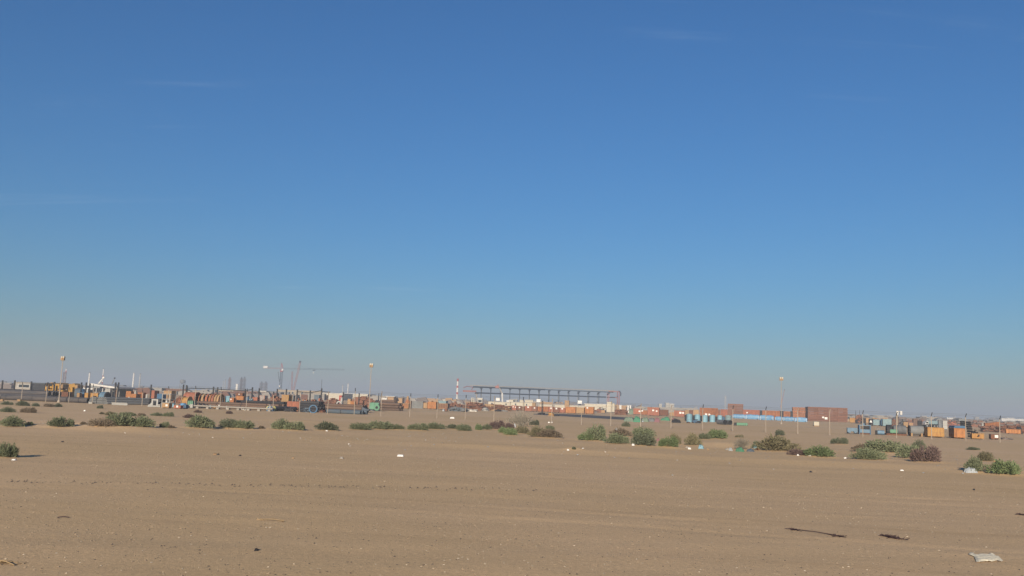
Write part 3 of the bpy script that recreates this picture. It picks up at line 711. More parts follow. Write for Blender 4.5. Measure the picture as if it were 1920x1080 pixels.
# twin sign post
p = ground(1683, 815.5); k = depth_px(p)
t = thing('twin_lamp_post', 'pale post carrying two white lamps in front of the grey tank', 'light pole', (p[0], p[1], 0), R(-8), 'light poles')
h = (815.5 - 771) * k
part('pole', MB().tube((0, 0, 0), (0, 0, h), .07, 8), M['post'], t)
part('crossarm', MB().tube((-.15, 0, h - .05), (.62, 0, h - .05), .04, 6), M['post'], t)
for sx in (0, .46): part('lamp', MB().bevbox(sx - .13, sx + .13, -.12, .12, h - .5, h, .03), M['white'], t)

# ================================================================== BUILDERS
def tagsheets(t, tags, p, k, y=-.012):
    for tx, ty, tw in tags:           # pixel offset from the box's foot centre, up is positive
        part('label_sheet', MB().box((tx - tw / 2) * k, (tx + tw / 2) * k, y - .02, y, (ty - tw * .42) * k, (ty + tw * .42) * k), M['tagw'], t)
def crate(x0, x1, yt, m, lab, yb=None, d=None, tags=(), dep=.9, group=None, ribs=5, name='crate', cat='crate', trim=None, yaw=YAW, runners=True):
    p, wd, h = spot(x0, x1, yt, yb, d); k = depth_px(p)
    wd *= 1.0; D = max(.5, wd * dep)
    t = thing(name, lab, cat, p, yaw, group)
    b0 = min(.12, h * .12) if runners else 0
    mb = MB().box(-wd / 2, wd / 2, 0, D, b0, h)
    part('body', mb, M[m], t)
    tm = M[trim or m]
    fr = MB(); e = min(.09, wd * .05); o_ = .025
    for sx in (-1, 1):
        for y0, y1 in ((-o_, e), (D - e, D + o_)):
            xa, xb = sorted((sx * (wd / 2 + o_), sx * (wd / 2 - e)))
            if x1 - x0 >= 18: part('corner_post', MB().box(xa, xb, y0, y1, b0 + .003, h + o_), tm, t)
            else: fr.box(xa, xb, y0, y1, b0 + .003, h + o_)
    if fr.v: part('corner_frame', fr, tm, t)
    rb = MB()
    for i in range(ribs):
        c = -wd / 2 + wd * (i + 1) / (ribs + 1); rb.box(c - e * .45, c + e * .45, -.02, .02, b0 + .02, h - .02)
    for zf in (.06, .94): rb.box(-wd / 2 + e + .004, wd / 2 - e - .004, -.028, .02, b0 + (h - b0) * zf - e * .5, b0 + (h - b0) * zf + e * .5)
    if ribs: part('battens', rb, tm, t)
    if runners:
        for c in (-wd * .32, wd * .32): part('runner', MB().box(c - .07, c + .07, .04, D - .04, 0, b0 - .002), M['dark'], t)
    tagsheets(t, [(a - (x0 + x1) / 2, 0 + b, c) for a, b, c in tags], p, k, -.03)
    return t
def container(x0, x1, yt, m, lab, yb=None, d=None, dep=2.4, group='steel containers', tags=(), door=None, yaw=YAW):
    p, wd, h = spot(x0, x1, yt, yb, d); k = depth_px(p)
    t = thing('steel_container', lab, 'container', p, yaw, group)
    pts = []; n = max(6, int(wd / .28)); s = (wd - .24) / n; x = -wd / 2 + .12
    prof = []
    for i in range(n):
        prof += [(x, .0), (x + s * .35, .0), (x + s * .5, .05), (x + s * .85, .05)]; x += s
    prof.append((wd / 2 - .12, 0))
    mb = MB(); vs = [(a, b + .03, .16) for a, b in prof] + [(a, b + .03, h - .12) for a, b in prof]; n_ = len(prof)
    mb.add(vs, [(i, i + 1, n_ + i + 1, n_ + i) for i in range(n_ - 1)])
    mb.box(-wd / 2 + .1, wd / 2 - .1, .09, dep - .05, .12, h - .04)
    part('body', mb, M[m], t)
    fr = MB()
    for sx in (-1, 1):
        for y0 in (0, dep - .14):
            xa, xb = sorted((sx * wd / 2, sx * (wd / 2 - .14))); fr.box(xa, xb, y0, y0 + .14, 0, h)
        xa, xb = sorted((sx * wd / 2 - sx * .004, sx * (wd / 2 - .12)))
        fr.box(xa, xb, .142, dep - .142, h - .13, h - .005).box(xa, xb, .142, dep - .142, .0, .16)
    for y0 in (.003, dep - .13):
        fr.box(-wd / 2 + .142, wd / 2 - .142, y0, y0 + .11, h - .13, h - .004).box(-wd / 2 + .142, wd / 2 - .142, y0, y0 + .11, .002, .16)
    part('corner_frame', fr, M[m], t)
    tagsheets(t, [(a - (x0 + x1) / 2, b, c) for a, b, c in tags], p, k, -.02)
    return t
def wheels(t, xs, r, y0, y1, m='black'):
    for x in xs:
        for a, b in ((y0, y0 + .3), (y1 - .3, y1)):
            o = part('wheel', MB().tube((x, a, r), (x, b, r), r, 14), M[m], t)
            part('hub', MB().tube((x, a - .02, r), (x, b + .02, r), r * .45, 10), M['grey'], o)
PIPES = {}
def pipe_stack(x0, x1, v, layers, across, r, m, lab, group, yaw=YAW, base=0.0, jitter=.25, taper=True):
    # pipes lying parallel to the fence between two pixel columns, stacked; every pipe is a thing
    d0, d1 = yard_d(x0, v), yard_d(x1, v)
    a = at(x0, row(x0, d0), d0); b = at(x1, row(x1, d1), d1)
    L = float(np.hypot(*(b - a)[:2])); c = (a + b) / 2
    key = (round(L, 2), round(r, 3), m)
    me = MB().pipe((-L / 2, 0, 0), (L / 2, 0, 0), r, r * .86, 14).mesh('pipe', False)
    me.materials.append(M[m])
    for lay in range(layers):
        for j in range(across - (lay if taper else 0)):
            y = (j + (lay * .5 if taper else 0)) * 2.02 * r
            dx = random.uniform(-jitter, jitter)
            o = bpy.data.objects.new('pipe', me); COL.objects.link(o)
            pos = c[:2] + YU * dx + YV * (y + r)
            o.location = (pos[0], pos[1], base + r + lay * (1.75 if taper else 2.02) * r); o.rotation_euler = (random.uniform(0, 6), 0, yaw)
            tag(o, lab, 'pipe', group)
def end_stack(x0, x1, v, layers, n, r, m, lab, group, L=7, yaw=YAW + R(90) + R(-14), inner=.8):
    # pipes pointing at the viewer with their ends in a row
    me = MB().pipe((0, 0, 0), (L, 0, 0), r, r * inner, 12).mesh('pipe'); me.materials.append(M[m])
    for lay in range(layers):
        for j in range(n - lay):
            px = x0 + (x1 - x0) * (j + .5 + lay * .5) / n
            d = yard_d(px, v); q = at(px, row(px, d), d)
            o = bpy.data.objects.new('pipe', me); COL.objects.link(o)
            o.location = (q[0], q[1], r + lay * 1.75 * r); o.rotation_euler = (random.uniform(0, 6), 0, yaw)
            tag(o, lab, 'pipe', group)
def heap(x0, x1, yt, m, lab, yb=None, d=None, name='tarp_heap', cat='tarpaulin heap', seed=1, dep=.8, flat=.5, group=None, rough=.35, yaw=YAW):
    # sheeted or dumped heap: a lumpy draped surface down to the ground
    p, wd, h = spot(x0, x1, yt, yb, d)
    r = np.random.default_rng(seed); nx_, ny_ = 18, 9; D = max(.6, wd * dep)
    pk = [(r.uniform(-.7, .7), r.uniform(.25, .75), r.uniform(.3, .6), r.uniform(.55, 1)) for _ in range(4)]
    zz = np.zeros((ny_, nx_))
    for j in range(ny_):
        for i in range(nx_):
            u = -1 + 2 * i / (nx_ - 1); v = j / (ny_ - 1)
            e = min(1, (1 - abs(u)) * 2.6) ** flat * min(1, v * 5 + 0) ** .5 * min(1, (1 - v) * 4) ** .6
            z = max(a * math.exp(-((u - x) / w) ** 2) for x, y, w, a in pk)
            zz[j, i] = max(0, e * (.6 + .4 * z) * (1 + rough * (r.uniform() - .5)))
    zz = zz / zz.max() * h
    vs = [(-wd / 2 + wd * i / (nx_ - 1) + r.uniform(-.02, .02) * wd * (0 < i < nx_ - 1), D * j / (ny_ - 1), zz[j, i]) for j in range(ny_) for i in range(nx_)]
    fs = [(j * nx_ + i, j * nx_ + i + 1, (j + 1) * nx_ + i + 1, (j + 1) * nx_ + i) for j in range(ny_ - 1) for i in range(nx_ - 1)]
    return solo(name, MB().add(vs, fs), M[m], lab, cat, p, yaw, group)
def scrap(x0, x1, yt, m, lab, yb=None, d=None, seed=1, n=60, dep=.7, name='scrap_pile', cat='scrap pile', peak=.6, m2=None, long=1.0):
    # a pile of many loose steel bits, in two colours
    p, wd, h = spot(x0, x1, yt, yb, d); r = np.random.default_rng(seed); D = max(.8, wd * dep)
    t = thing(name, lab, cat, p, YAW)
    for part_name, mm, cnt in (('loose_steel', m, n), ('loose_scrap', m2 or 'rust', n // 3)):
        mb = MB()
        for _ in range(cnt):
            x = r.uniform(-.5, .5) * wd; y = r.uniform(0, D)
            top = h * (1 - peak * abs(2 * x / wd) ** 1.5) * (1 - .3 * abs(2 * y / D - 1))
            z = r.uniform(0, 1) ** .7 * top
            ln = r.uniform(.12, .38) * wd * long; a = r.uniform(-.6, .6); b = r.uniform(-.25, .25)
            dv = np.array([math.cos(a) * math.cos(b), math.sin(a) * math.cos(b), math.sin(b)]) * ln / 2
            x = min(max(x, -wd / 2 + abs(dv[0])), wd / 2 - abs(dv[0]))
            c = np.array([x, y, max(.03, z)]); A, B = c - dv, c + dv; A[2] = max(.02, A[2]); B[2] = max(.02, B[2])
            if r.uniform() < .55: mb.tube(A, B, r.uniform(.03, .09) * max(.6, h / 2), 5)
            else:
                s = h * r.uniform(.08, .2); mb.box(x - ln * .3, x + ln * .3, y - s, y + s, max(0, z - s * .7), z + s * .5)
        o = part(part_name, mb, M[mm], t, stuff=True)
    # packed core so that the pile is not hollow
    core = MB(); prof = [(-wd * .47, 0), (wd * .47, 0), (wd * .3, h * .55), (0, h * .7), (-wd * .3, h * .55)]
    core.prism(prof, D * .2, D * .8); part('core', core, M[m2 or 'rust'], t)
    return t
def drum(x0, x1, yt, m, lab, yb=None, d=None, group=None, name='steel_drum', cat='drum', band=None):
    p, wd, h = spot(x0, x1, yt, yb, d); r = wd / 2
    t = thing(name, lab, cat, (p[0] + YV[0] * r, p[1] + YV[1] * r, p[2]), YAW, group)
    part('shell', MB().lathe([(r * .95, 0), (r * .97, h * .04), (r * .94, h * .06), (r * .94, h * .33), (r * .985, h * .35), (r * .94, h * .37), (r * .94, h * .63), (r * .985, h * .65), (r * .94, h * .67), (r * .94, h * .92), (r, h * .95), (r * .98, h), (r * .9, h * .985)], 18), M[m], t, smooth=False)
    part('lid', MB().lathe([(r * .5, h * .986), (r * .45, h * 1.03), (.02, h * 1.035)], 12), M[band or m], t)
    for a in (0, 1):
        part('rim', MB().lathe([(r * 1.02, h * (.0 + .93 * a)), (r * 1.04, h * (.03 + .93 * a)), (r * 1.02, h * (.06 + .93 * a))], 18), M[band or 'dark'], t)
    return t
def cabin(x0, x1, yt, m, lab, yb=None, d=None, wins=(), dep=3, group=None, name='site_cabin', cat='cabin', roofm='lgrey', yaw=YAW * .3, door=None, over=.15, gable=0):
    p, wd, h = spot(x0, x1, yt, yb, d); k = depth_px(p)
    t = thing(name, lab, cat, p, yaw, group)
    part('wall', MB().box(-wd / 2, wd / 2, 0, dep, 0, h * .93), M[m], t)
    if gable: rf = MB().prism([(-wd / 2 - over, h * .93), (wd / 2 + over, h * .93), (wd / 2 + over, h * .97), (0, h), (-wd / 2 - over, h * .97)], -over, dep + over)
    else: rf = MB().box(-wd / 2 - over, wd / 2 + over, -over, dep + over, h * .932, h)
    part('roof', rf, M[roofm], t)
    for wx, ww in wins:
        c = (wx - (x0 + x1) / 2) * k; s = ww * k / 2
        o = part('window', MB().box(c - s, c + s, -.05, .03, h * .42, h * .78), M['lgrey'], t)
        part('pane', MB().box(c - s * .8, c + s * .8, -.06, -.052, h * .47, h * .73), M['glass'], o)
    if door is not None:
        c = (door - (x0 + x1) / 2) * k; part('door', MB().box(c - .5, c + .5, -.04, .02, .02, min(2.1, h * .8)), M['grey'], t)
    return t
# ================================================================== FAR SKYLINE
def stack(xb, xt, yt, d, bands, r, lab, taper=.75, name='chimney_stack', cat='chimney', cap=None):
    p = at(xb, row(xb, d), d); h = at(xt, yt, d)[2]
    t = thing(name, lab, cat, (p[0], p[1], 0), 0)
    n = len(bands)
    for i, b in enumerate(bands):
        z0, z1 = h * i / n, h * (i + 1) / n; r0, r1 = r * (1 - (1 - taper) * i / n), r * (1 - (1 - taper) * (i + 1) / n)
        part('band', MB().tube((0, 0, z0), (0, 0, z1 - .005), r0, 14, r1), M[b], t)
    part('rim', MB().lathe([(r * taper * 1.15, h), (r * taper * 1.15, h + r * .5), (r * taper * .8, h + r * .5)], 14), M[cap or 'dark'], t)
    return t
def mast(xb, xt, yt, d, wd, m, lab, name='lattice_mast', cat='mast', bays=12, r=.12):
    p = at(xb, row(xb, d), d); h = at(xt, yt, d)[2]
    t = thing(name, lab, cat, (p[0], p[1], 0), R(20))
    part('tower', MB().lattice((0, 0, 0), (0, 0, h), wd, bays, r), M[m], t)
    part('antenna', MB().tube((0, 0, h), (0, 0, h * 1.06), r * .8, 5), M[m], t)
    return t
t = mast(119, 119.5, 698, 900, 2.2, 'rust', 'faint rusty lattice mast seen behind the floodlight by the yellow cranes', r=.2)
stack(121.2, 122.3, 691, 1000, ['white', 'red', 'white'] * 3, .9, 'slender red and white stack behind the floodlight by the yellow cranes')
stack(165.5, 167, 699, 800, ['white'] * 5, .85, 'white stack with a black tip above the open vehicle shed', cap='black')
stack(191, 192.5, 692, 1000, ['white', 'red', 'white', 'red', 'white', 'white'], .95, 'thin pale stack behind the raised white crane boom')
stack(248.5, 250.5, 700, 800, ['white'] * 6, .9, 'taller of two white stacks above the stacked orange boxes', cap='lgrey')
stack(260.5, 262.2, 701, 820, ['lgrey'] * 6, .75, 'thinner of two white stacks, with a dark side ladder')
p = at(341, row(341, 900), 900); h = at(341, 718, 900)[2]
t = thing('water_tower', 'faint dark water tower on legs over the grey steel skid', 'water tower', (p[0], p[1], 0), 0)
part('tank', MB().lathe([(.5, h - .6), (2.6, h), (2.8, h + 2), (2.2, h + 3), (.3, h + 3.4)], 14), M['grey'], t)
for sx, sy in ((-1, -1), (1, -1), (-1, 1), (1, 1)): part('leg', MB().tube((sx * 2.6, sy * 2.6, 0), (sx * 1.8, sy * 1.8, h), .2, 5), M['grey'], t)
part('bracing', MB().tube((-2.3, -2.3, h * .4), (2, -2, h * .8), .1, 4).tube((2.3, -2.3, h * .4), (-2, -2, h * .8), .1, 4), M['grey'], t)
stack(421, 421.6, 712, 1300, ['lgrey'] * 4, .9, 'faint pale stack first of the hazy plant beside the tower crane')
stack(417.5, 418, 714, 1300, ['lgrey'] * 4, .7, 'faintest short stack at the start of the hazy plant')
def column(x0, x1, yt, d, m, lab):
    p, wd, h = spot(x0, x1, yt, None, d); 
    t = thing('process_tower', lab, 'plant tower', p, 0, 'hazy process towers on the skyline')
    part('vessel', MB().tube((0, 0, 0), (0, 0, h * .93), wd * .33, 12).lathe([(wd * .33, h * .93), (wd * .2, h * .98), (.05, h)], 12), M[m], t)
    part('scaffold', MB().lattice((0, 0, 0), (0, 0, h * .88), wd * .86, 7, .14), M['rust'], t)
    for z in (.3, .55, .8): part('platform', MB().box(-wd / 2, wd / 2, -wd / 2, wd / 2, h * z, h * z + .2), M['rust'], t)
column(426.5, 431.5, 707, 1100, 'rust', 'reddish process tower standing alone in the hazy plant')
column(448.5, 453.5, 707, 1100, 'dark', 'dark process tower, first of the close pair in the hazy plant')
column(453.8, 459, 706, 1120, 'bluegrey', 'second process tower of the close pair in the hazy plant')
column(486, 492, 715, 1150, 'bluegrey', 'squat dark blue plant block just before the tower crane')
column(493.5, 500, 715, 1150, 'bluegrey', 'squat dark blue plant block next to its twin, under the crane counterweight')
stack(443.5, 444.5, 721, 700, ['white'] * 2, 1.0, 'short white tank on the skyline between the hazy process towers', taper=1, name='storage_tank', cat='tank', cap='white')
stack(601.5, 602, 712, 900, ['dark'] * 3, .3, 'thin dark pole above the start of the long white warehouse', name='mast_pole', cat='mast')
stack(641.5, 642, 722, 1100, ['lgrey'] * 3, .8, 'faint shorter stack above the long white warehouse')
stack(651.5, 652.3, 719, 1100, ['white'] * 3, .9, 'faint taller stack above the long white warehouse')
stack(709.5, 710.2, 738, 420, ['dark'] * 2, .3, 'dark stub stack behind the brown pipe stack', name='exhaust_stack', cat='exhaust stack')
stack(714, 714.6, 738.5, 420, ['dark'] * 2, .28, 'second dark stub stack behind the brown pipe stack', name='exhaust_stack', cat='exhaust stack')
stack(856.5, 858.4, 711, 620, ['white', 'lgrey', 'white', 'white', 'red', 'white', 'white', 'red', 'white', 'white', 'red'], .78, 'striped red and white chimney standing beside the pipe gantry', cap='red')
mast(1360, 1360, 742, 700, .8, 'lgrey', 'very faint pale mast beside the tall brown stack', bays=10, r=.07)
stack(1604.5, 1604.5, 770, 330, ['dark'] * 2, .09, 'thin dark pole rising from the rusty scrap tower', name='mast_pole', cat='mast')
stack(1612, 1612, 769.5, 330, ['dark'] * 2, .09, 'second thin dark pole rising from the rusty scrap tower', name='mast_pole', cat='mast')
# ---------------------------------------------------------------- far buildings
cabin(602.5, 642, 737, 'cream', 'taller section of the long white warehouse, behind the brown pipes', d=430, dep=20, name='warehouse', cat='warehouse', roofm='white', over=.2)
cabin(643.5, 689, 738.2, 'cream', 'longer low section of the long white warehouse, over the rusty steel pile', d=460, dep=20, name='warehouse', cat='warehouse', roofm='white', over=.3)
cabin(402, 482, 732.5, 'creamdark', 'long sandy building behind the row of orange rings', d=520, dep=20, name='warehouse', cat='warehouse', roofm='creamdark', wins=[(418, 4), (436, 4), (455, 4), (470, 4)])
cabin(485.5, 498.5, 733, 'cream', 'white building end next to a bay with dark windows', d=480, dep=14, name='warehouse', cat='warehouse', roofm='white')
cabin(499.2, 517, 734.5, 'dark', 'dark glazed bay joined to the white building end', d=484, dep=14, name='warehouse', cat='warehouse', roofm='lgrey', wins=[(502, 3), (507, 3), (512, 3)])
cabin(519, 603, 732, 'creamdark', 'long sandy building behind the tall tan container', d=560, dep=20, name='warehouse', cat='warehouse', roofm='creamdark', wins=[(548, 4), (566, 4), (585, 4)])
cabin(27, 58, 716.5, 'concrete', 'pale flat roofed hut behind the dark grey pipes', d=260, dep=5, wins=[(44, 25)], roofm='concrete')
cabin(60, 83, 717.5, 'dark', 'dark shed beside the pale flat roofed hut', d=255, dep=6, roofm='bluegrey', name='shed', cat='shed')
cabin(726, 738, 743, 'tan', 'small tan hut with a white domed roof behind the pipe stack', d=380, dep=5, roofm='white', over=.5, name='hut', cat='hut')
cabin(714, 725, 746, 'white', 'low white hut behind the brown pipe stack', d=390, dep=5, roofm='white', name='hut', cat='hut')
cabin(741, 754, 745.5, 'tan', 'small tan hut with a dark roof beside the rusty cone heap', d=385, dep=5, roofm='grey', over=.3, name='hut', cat='hut')
for x0, x1, yt, lab in ((776, 800, 747, 'faint pale roof behind the grey brown container'), (802, 836, 748, 'faint pale roof behind the bright orange crate'), (838, 868, 749.5, 'faint pale roof beside the striped chimney')):
    cabin(x0, x1, yt, 'cream', lab, d=640, dep=16, name='far_building', cat='building', roofm='lgrey')
cabin(915, 956, 753.2, 'cream', 'long white site cabin, first of the row under the pipe gantry', d=330, dep=3, wins=[(922, 3), (948.5, 2.4)], group='white cabins under the gantry')
cabin(956.6, 982, 753.6, 'cream', 'middle white site cabin of the row under the pipe gantry', d=330, dep=3, wins=[(966.5, 2.4)], group='white cabins under the gantry')
cabin(982.6, 1000, 754.5, 'cream', 'last white site cabin of the row, beside the tan crate tower', d=330, dep=3, wins=[(987, 2.4)], group='white cabins under the gantry')
cabin(954, 962, 749, 'cream', 'cream roofed cabin showing above the white cabin row', d=380, dep=3, group='white cabins under the gantry')
cabin(962.3, 969.5, 748, 'grey', 'grey container showing above the white cabin row', d=382, dep=3, group='white cabins under the gantry')
cabin(974, 980, 749.5, 'cream', 'small cream cabin showing above the middle white cabin', d=384, dep=3, group='white cabins under the gantry')
cabin(983.5, 999, 749.5, 'cream', 'longer cream cabin showing above the last white cabin', d=386, dep=3, group='white cabins under the gantry')
cabin(895, 904, 746.2, 'cream', 'square cream building with a dark band under its roof', d=400, dep=4, roofm='white', wins=[(899.5, 7.5)], name='control_hut', cat='hut')
cabin(1096, 1136, 757.2, 'cream', 'long low white building behind the orange crates', d=420, dep=6, roofm='white', name='far_building', cat='building')
cabin(1010, 1036, 758, 'cream', 'low pale building behind the white sign under the gantry', d=420, dep=6, roofm='lgrey', name='far_building', cat='building')
cabin(1040, 1096, 759.5, 'cream', 'low pale building behind the tan tower under the gantry', d=425, dep=6, roofm='lgrey', name='far_building', cat='building')
for x0, x1, yt, lab in ((1161, 1165, 759.5, 'small white block near the round pale tank'), (1176, 1179, 760, 'first of two tiny white blocks behind the crates'), (1180.6, 1183, 760, 'second of two tiny white blocks behind the crates')):
    cabin(x0, x1, yt, 'white', lab, d=380, dep=2, roofm='white', name='hut', cat='hut')
cabin(1235.5, 1241, 757, 'cream', 'narrow hazy block beside the twin hazy blocks on the horizon', d=1100, dep=12, name='far_building', cat='building')
cabin(1248, 1254, 755, 'cream', 'taller hazy block on the horizon above the orange boxes', d=1100, dep=12, name='far_building', cat='building')
cabin(1254.5, 1264, 756.5, 'cream', 'wider hazy block on the horizon above the orange boxes', d=1100, dep=12, name='far_building', cat='building')
cabin(1776, 1787, 783, 'white', 'small white roofed building on the horizon above the ochre crate', d=900, dep=12, name='far_building', cat='building', roofm='white')
cabin(1879, 1925, 785, 'white', 'long white roofed building on the horizon at the far end of the yard', d=900, dep=14, name='far_building', cat='building', roofm='white')
cabin(1888, 1902, 783.6, 'white', 'raised roof of a white building on the horizon', d=940, dep=14, name='far_building', cat='building', roofm='white')

# ---------------------------------------------------------------- tower crane
d = 900
def P(px, py, dd=d): return at(px, py, dd)
p = at(525, row(525, d), d); k = depth_px(p); T = lambda px, py: P(px, py) - np.array([p[0], p[1], 0])
t = thing('tower_crane', 'tower crane with a long jib and a white counterweight on the skyline', 'tower crane', (p[0], p[1], 0), 0)
top = T(527.3, 696)
part('mast', MB().lattice((0, 0, 0), (0, 0, top[2]), 1.8, 14, .13), M['steelblue'], t)
j0, j1 = (0, 0, T(530, 691)[2]), (T(646, 692)[0], 0, T(587, 691.5)[2] - .0)
part('jib', MB().lattice((.9, 0, j0[2]), (j1[0], 0, j0[2] + 1.2), 1.1, 26, .08), M['bluegrey'], t)
part('counter_jib', MB().lattice((-.9, 0, j0[2]), (T(494, 690)[0], 0, j0[2]), 1.0, 9, .08), M['hazyred'], t)
cx = T(498, 690)[0]
part('counterweight', MB().bevbox(cx - 2.2, cx + 2.2, -1, 1, j0[2] - .3, j0[2] + 1.9, .2), M['white'], t)
part('tower_head', MB().tube((-1.0, 0, top[2]), (-.6, 0, T(525, 680)[2]), .3, 5).tube((1.6, 0, top[2]), (-.6, 0, T(525, 680)[2]), .3, 5).tube((-.6, 0, T(525, 680)[2]), (.6, 0, top[2] + 5), .2, 4), M['red'], t)
part('slewing_ring', MB().lathe([(1.3, top[2] - .6), (1.6, top[2]), (1.3, top[2] + .7)], 12), M['red'], t)
part('cab', MB().bevbox(.2, 1.9, -1.8, -.6, top[2] + .4, top[2] + 2.4, .15), M['white'], t)
part('pendant', MB().tube((-.6, 0, T(525, 680)[2]), (j1[0] * .55, 0, j0[2] + .8), .05, 3).tube((-.6, 0, T(525, 680)[2]), (cx, 0, j0[2] + .6), .05, 3), M['bluegrey'], t)
tx = T(589, 692)[0]
part('trolley', MB().box(tx - 1.3, tx + 1.3, -.7, .7, j0[2] - .9, j0[2] - .2), M['steelblue'], t)
part('hook_block', MB().tube((tx - .3, 0, j0[2] - .9), (tx - .3, 0, j0[2] - 2.6), .08, 4).bevbox(tx - .9, tx + .3, -.4, .4, j0[2] - 3.6, j0[2] - 2.6, .1), M['white'], t)
# ---------------------------------------------------------------- crawler crane with raised red boom
d = 880
p = at(546, row(546, d), d)
t = thing('crawler_crane', 'red lattice boom crane raised beside the tower crane', 'crane', (p[0], p[1], 0), 0)
T = lambda px, py: at(px, py, 880) - np.array([p[0], p[1], 0])
part('boom', MB().lattice((1.2, 0, 1.5), tuple(T(563, 679)), 1.3, 22, .1), M['hazyred'], t)
part('mast', MB().lattice((.2, .4, 1.5), tuple(T(548, 697) + np.array([0, .4, 0])), 1.0, 12, .1), M['hazyred'], t)
a = T(563, 678); part('boom_head', MB().bevbox(a[0] - 1, a[0] + .8, -.7, .7, a[2] - 1.2, a[2] + .8, .2), M['steelblue'], t)
part('hoist_rope', MB().tube((a[0], 0, a[2]), (a[0], 0, T(563, 695)[2]), .12, 4), M['steelblue'], t)
b = T(548, 697); part('pendant', MB().tube(tuple(a), tuple(b + np.array([0, .4, 0])), .06, 3).tube(tuple(b), (-4, 0, 3), .06, 3), M['steelblue'], t)
part('body', MB().bevbox(-5, 2, -1.6, 1.6, 1.2, 3.4, .2), M['red'], t)
for sy in (-2, 2): part('track', MB().prism([(-4, .3), (-3.4, 0), (3.4, 0), (4, .3), (4, .8), (3.4, 1.15), (-3.4, 1.15), (-4, .8)], sy - .5, sy + .5), M['black'], t)
part('cab', MB().bevbox(1.2, 2.9, -1.7, -.4, 1.4, 3.2, .12), M['glass'], t)
# thin derrick and other raised booms
def derrick(xb, yb, xt, yt, d, r, m, lab, tip='dark'):
    p = at(xb, row(xb, d), d); T = lambda px, py: at(px, py, d) - np.array([p[0], p[1], 0])
    t = thing('truck_crane', lab, 'crane', (p[0], p[1], 0), 0)
    a = T(xb, yb); b = T(xt, yt)
    a = np.array([a[0], 0, max(2.0, a[2])]); m_ = a + (b - a) * .55
    part('carrier', MB().bevbox(a[0] - 4.5, a[0] + 4.5, -1.25, 1.25, .9, 1.8, .1), M['dark'], t)
    part('cab', MB().bevbox(a[0] + 2.6, a[0] + 4.4, -1.2, 1.2, 1.8, 3.0, .15), M['grey'], t)
    part('turret', MB().bevbox(a[0] - 1.6, a[0] + 1.0, -1.1, 1.1, 1.8, 2.7, .1), M['grey'], t)
    part('boom', MB().tube(a, m_, r, 6, r * .95).tube(m_, b, r * .75, 6, r * .6), M[m], t)
    part('boom_head', MB().bevbox(b[0] - r * 1.4, b[0] + r * 1.4, -r, r, b[2] - r * 1.2, b[2] + r * 1.2, r * .3), M[tip], t)
    part('ram', MB().tube(a + np.array([1.2, 0, -.4]), a + (b - a) * .4, r * .35, 5), M['grey'], t)
    wheels(t, [a[0] - 3.4, a[0] - 2.1, a[0] + 2.0, a[0] + 3.4], .55, -1.25, 1.25)
derrick(524, 716, 521.5, 698, 860, .3, 'dark', 'thin dark boom leaning against the tower crane mast')
derrick(526, 729, 524, 724, 430, .22, 'grey', 'short white boom poking up at the foot of the tower crane', 'white')
derrick(184.5, 720, 194.5, 708, 240, .2, 'white', 'white telescopic crane boom raised behind the open vehicle shed', 'white')
derrick(210, 720, 215, 709, 300, .17, 'grey', 'small dark crane boom raised beyond the white shed roof')
derrick(1463.5, 764, 1471, 731, 620, .2, 'hazyred', 'faint leaning crane boom behind the floodlight near the blue bundles')

# ---------------------------------------------------------------- pipe gantry: a long steel frame on two rows of columns
dl, dr = 500, 545
cols = [901, 919, 937, 955.3, 973.7, 992, 1010.2, 1029, 1047.5, 1066, 1084.7, 1103.5, 1122.3, 1141.2]
def gd(px): return dl + (dr - dl) * (px - 887) / 270.0
def up(px): return 726.0 + (px - 905) * .039
def lo(px): return 737.0 + (px - 905) * .033
p = at(901, row(901, gd(901)), gd(901)); org = np.array([p[0], p[1], 0])
t = thing('pipe_gantry', 'long hazy steel pipe gantry on a row of dark columns', 'steel gantry', org, 0)
Q = lambda px, py, off=0: at(px, py, gd(px)) - org + np.array([0, off, 0])
BACK = 9.0
for i, px in enumerate(cols):
    b = Q(px, row(px, gd(px))); tp = Q(px + .8, up(px) + 1)
    for off, m in ((0, 'steelblue'), (BACK, 'grey')):
        o = part('column', MB().box(-.2, .2, -.2, .2, 0, tp[2]), M[m if i < 13 else 'hazyred'], t); o.location = (b[0], b[1] + off, 0)
        part('base_plate', MB().box(-.7, .7, -.7, .7, 0, .12), M['concrete'], o)
    part('crossbeam', MB().box(b[0] - .25, b[0] + .25, .35 + b[1], BACK - .35 + b[1], tp[2] - 1.2, tp[2] - .6), M['steelblue'], t)
    part('capital', MB().box(b[0] - .75, b[0] + .75, b[1] - .25, b[1] + .25, tp[2] - .55, tp[2] - .02), M['steelblue'], t)
def seg(name, xa, xb, f, m, r, off=0, n=7):
    for i in range(n):
        a, b = xa + (xb - xa) * i / n, xa + (xb - xa) * (i + 1) / n
        A, B = Q(a, f(a), off), Q(b, f(b), off); A[2] += 0; mb = MB()
        mb.add([A + np.array([0, sy, sz]) for sy, sz in ((-.3, -r), (.3, -r), (.3, r), (-.3, r))] + [B + np.array([0, sy, sz]) for sy, sz in ((-.3, -r), (.3, -r), (.3, r), (-.3, r))],
               [(0, 1, 2, 3), (7, 6, 5, 4), (0, 4, 5, 1), (1, 5, 6, 2), (2, 6, 7, 3), (3, 7, 4, 0)])
        part(name, mb, M[m], t)
seg('beam', 887, 1022, up, 'steelblue', .4, -.5, 7)
seg('beam', 1022, 1150, up, 'steelblue', .22, -.5, 7)
seg('beam', 891, 1136, lo, 'steelblue', .36, -.5, 13)
seg('pipe_run', 880, 1156, lambda x: up(x) - 3.2, 'concrete', .22, BACK, 9)  # pale colour paints the haze over the gantry's far side
seg('pipe_run', 1141, 1161, lambda x: lo(x) - .2, 'hazyred', .3, BACK, 2)
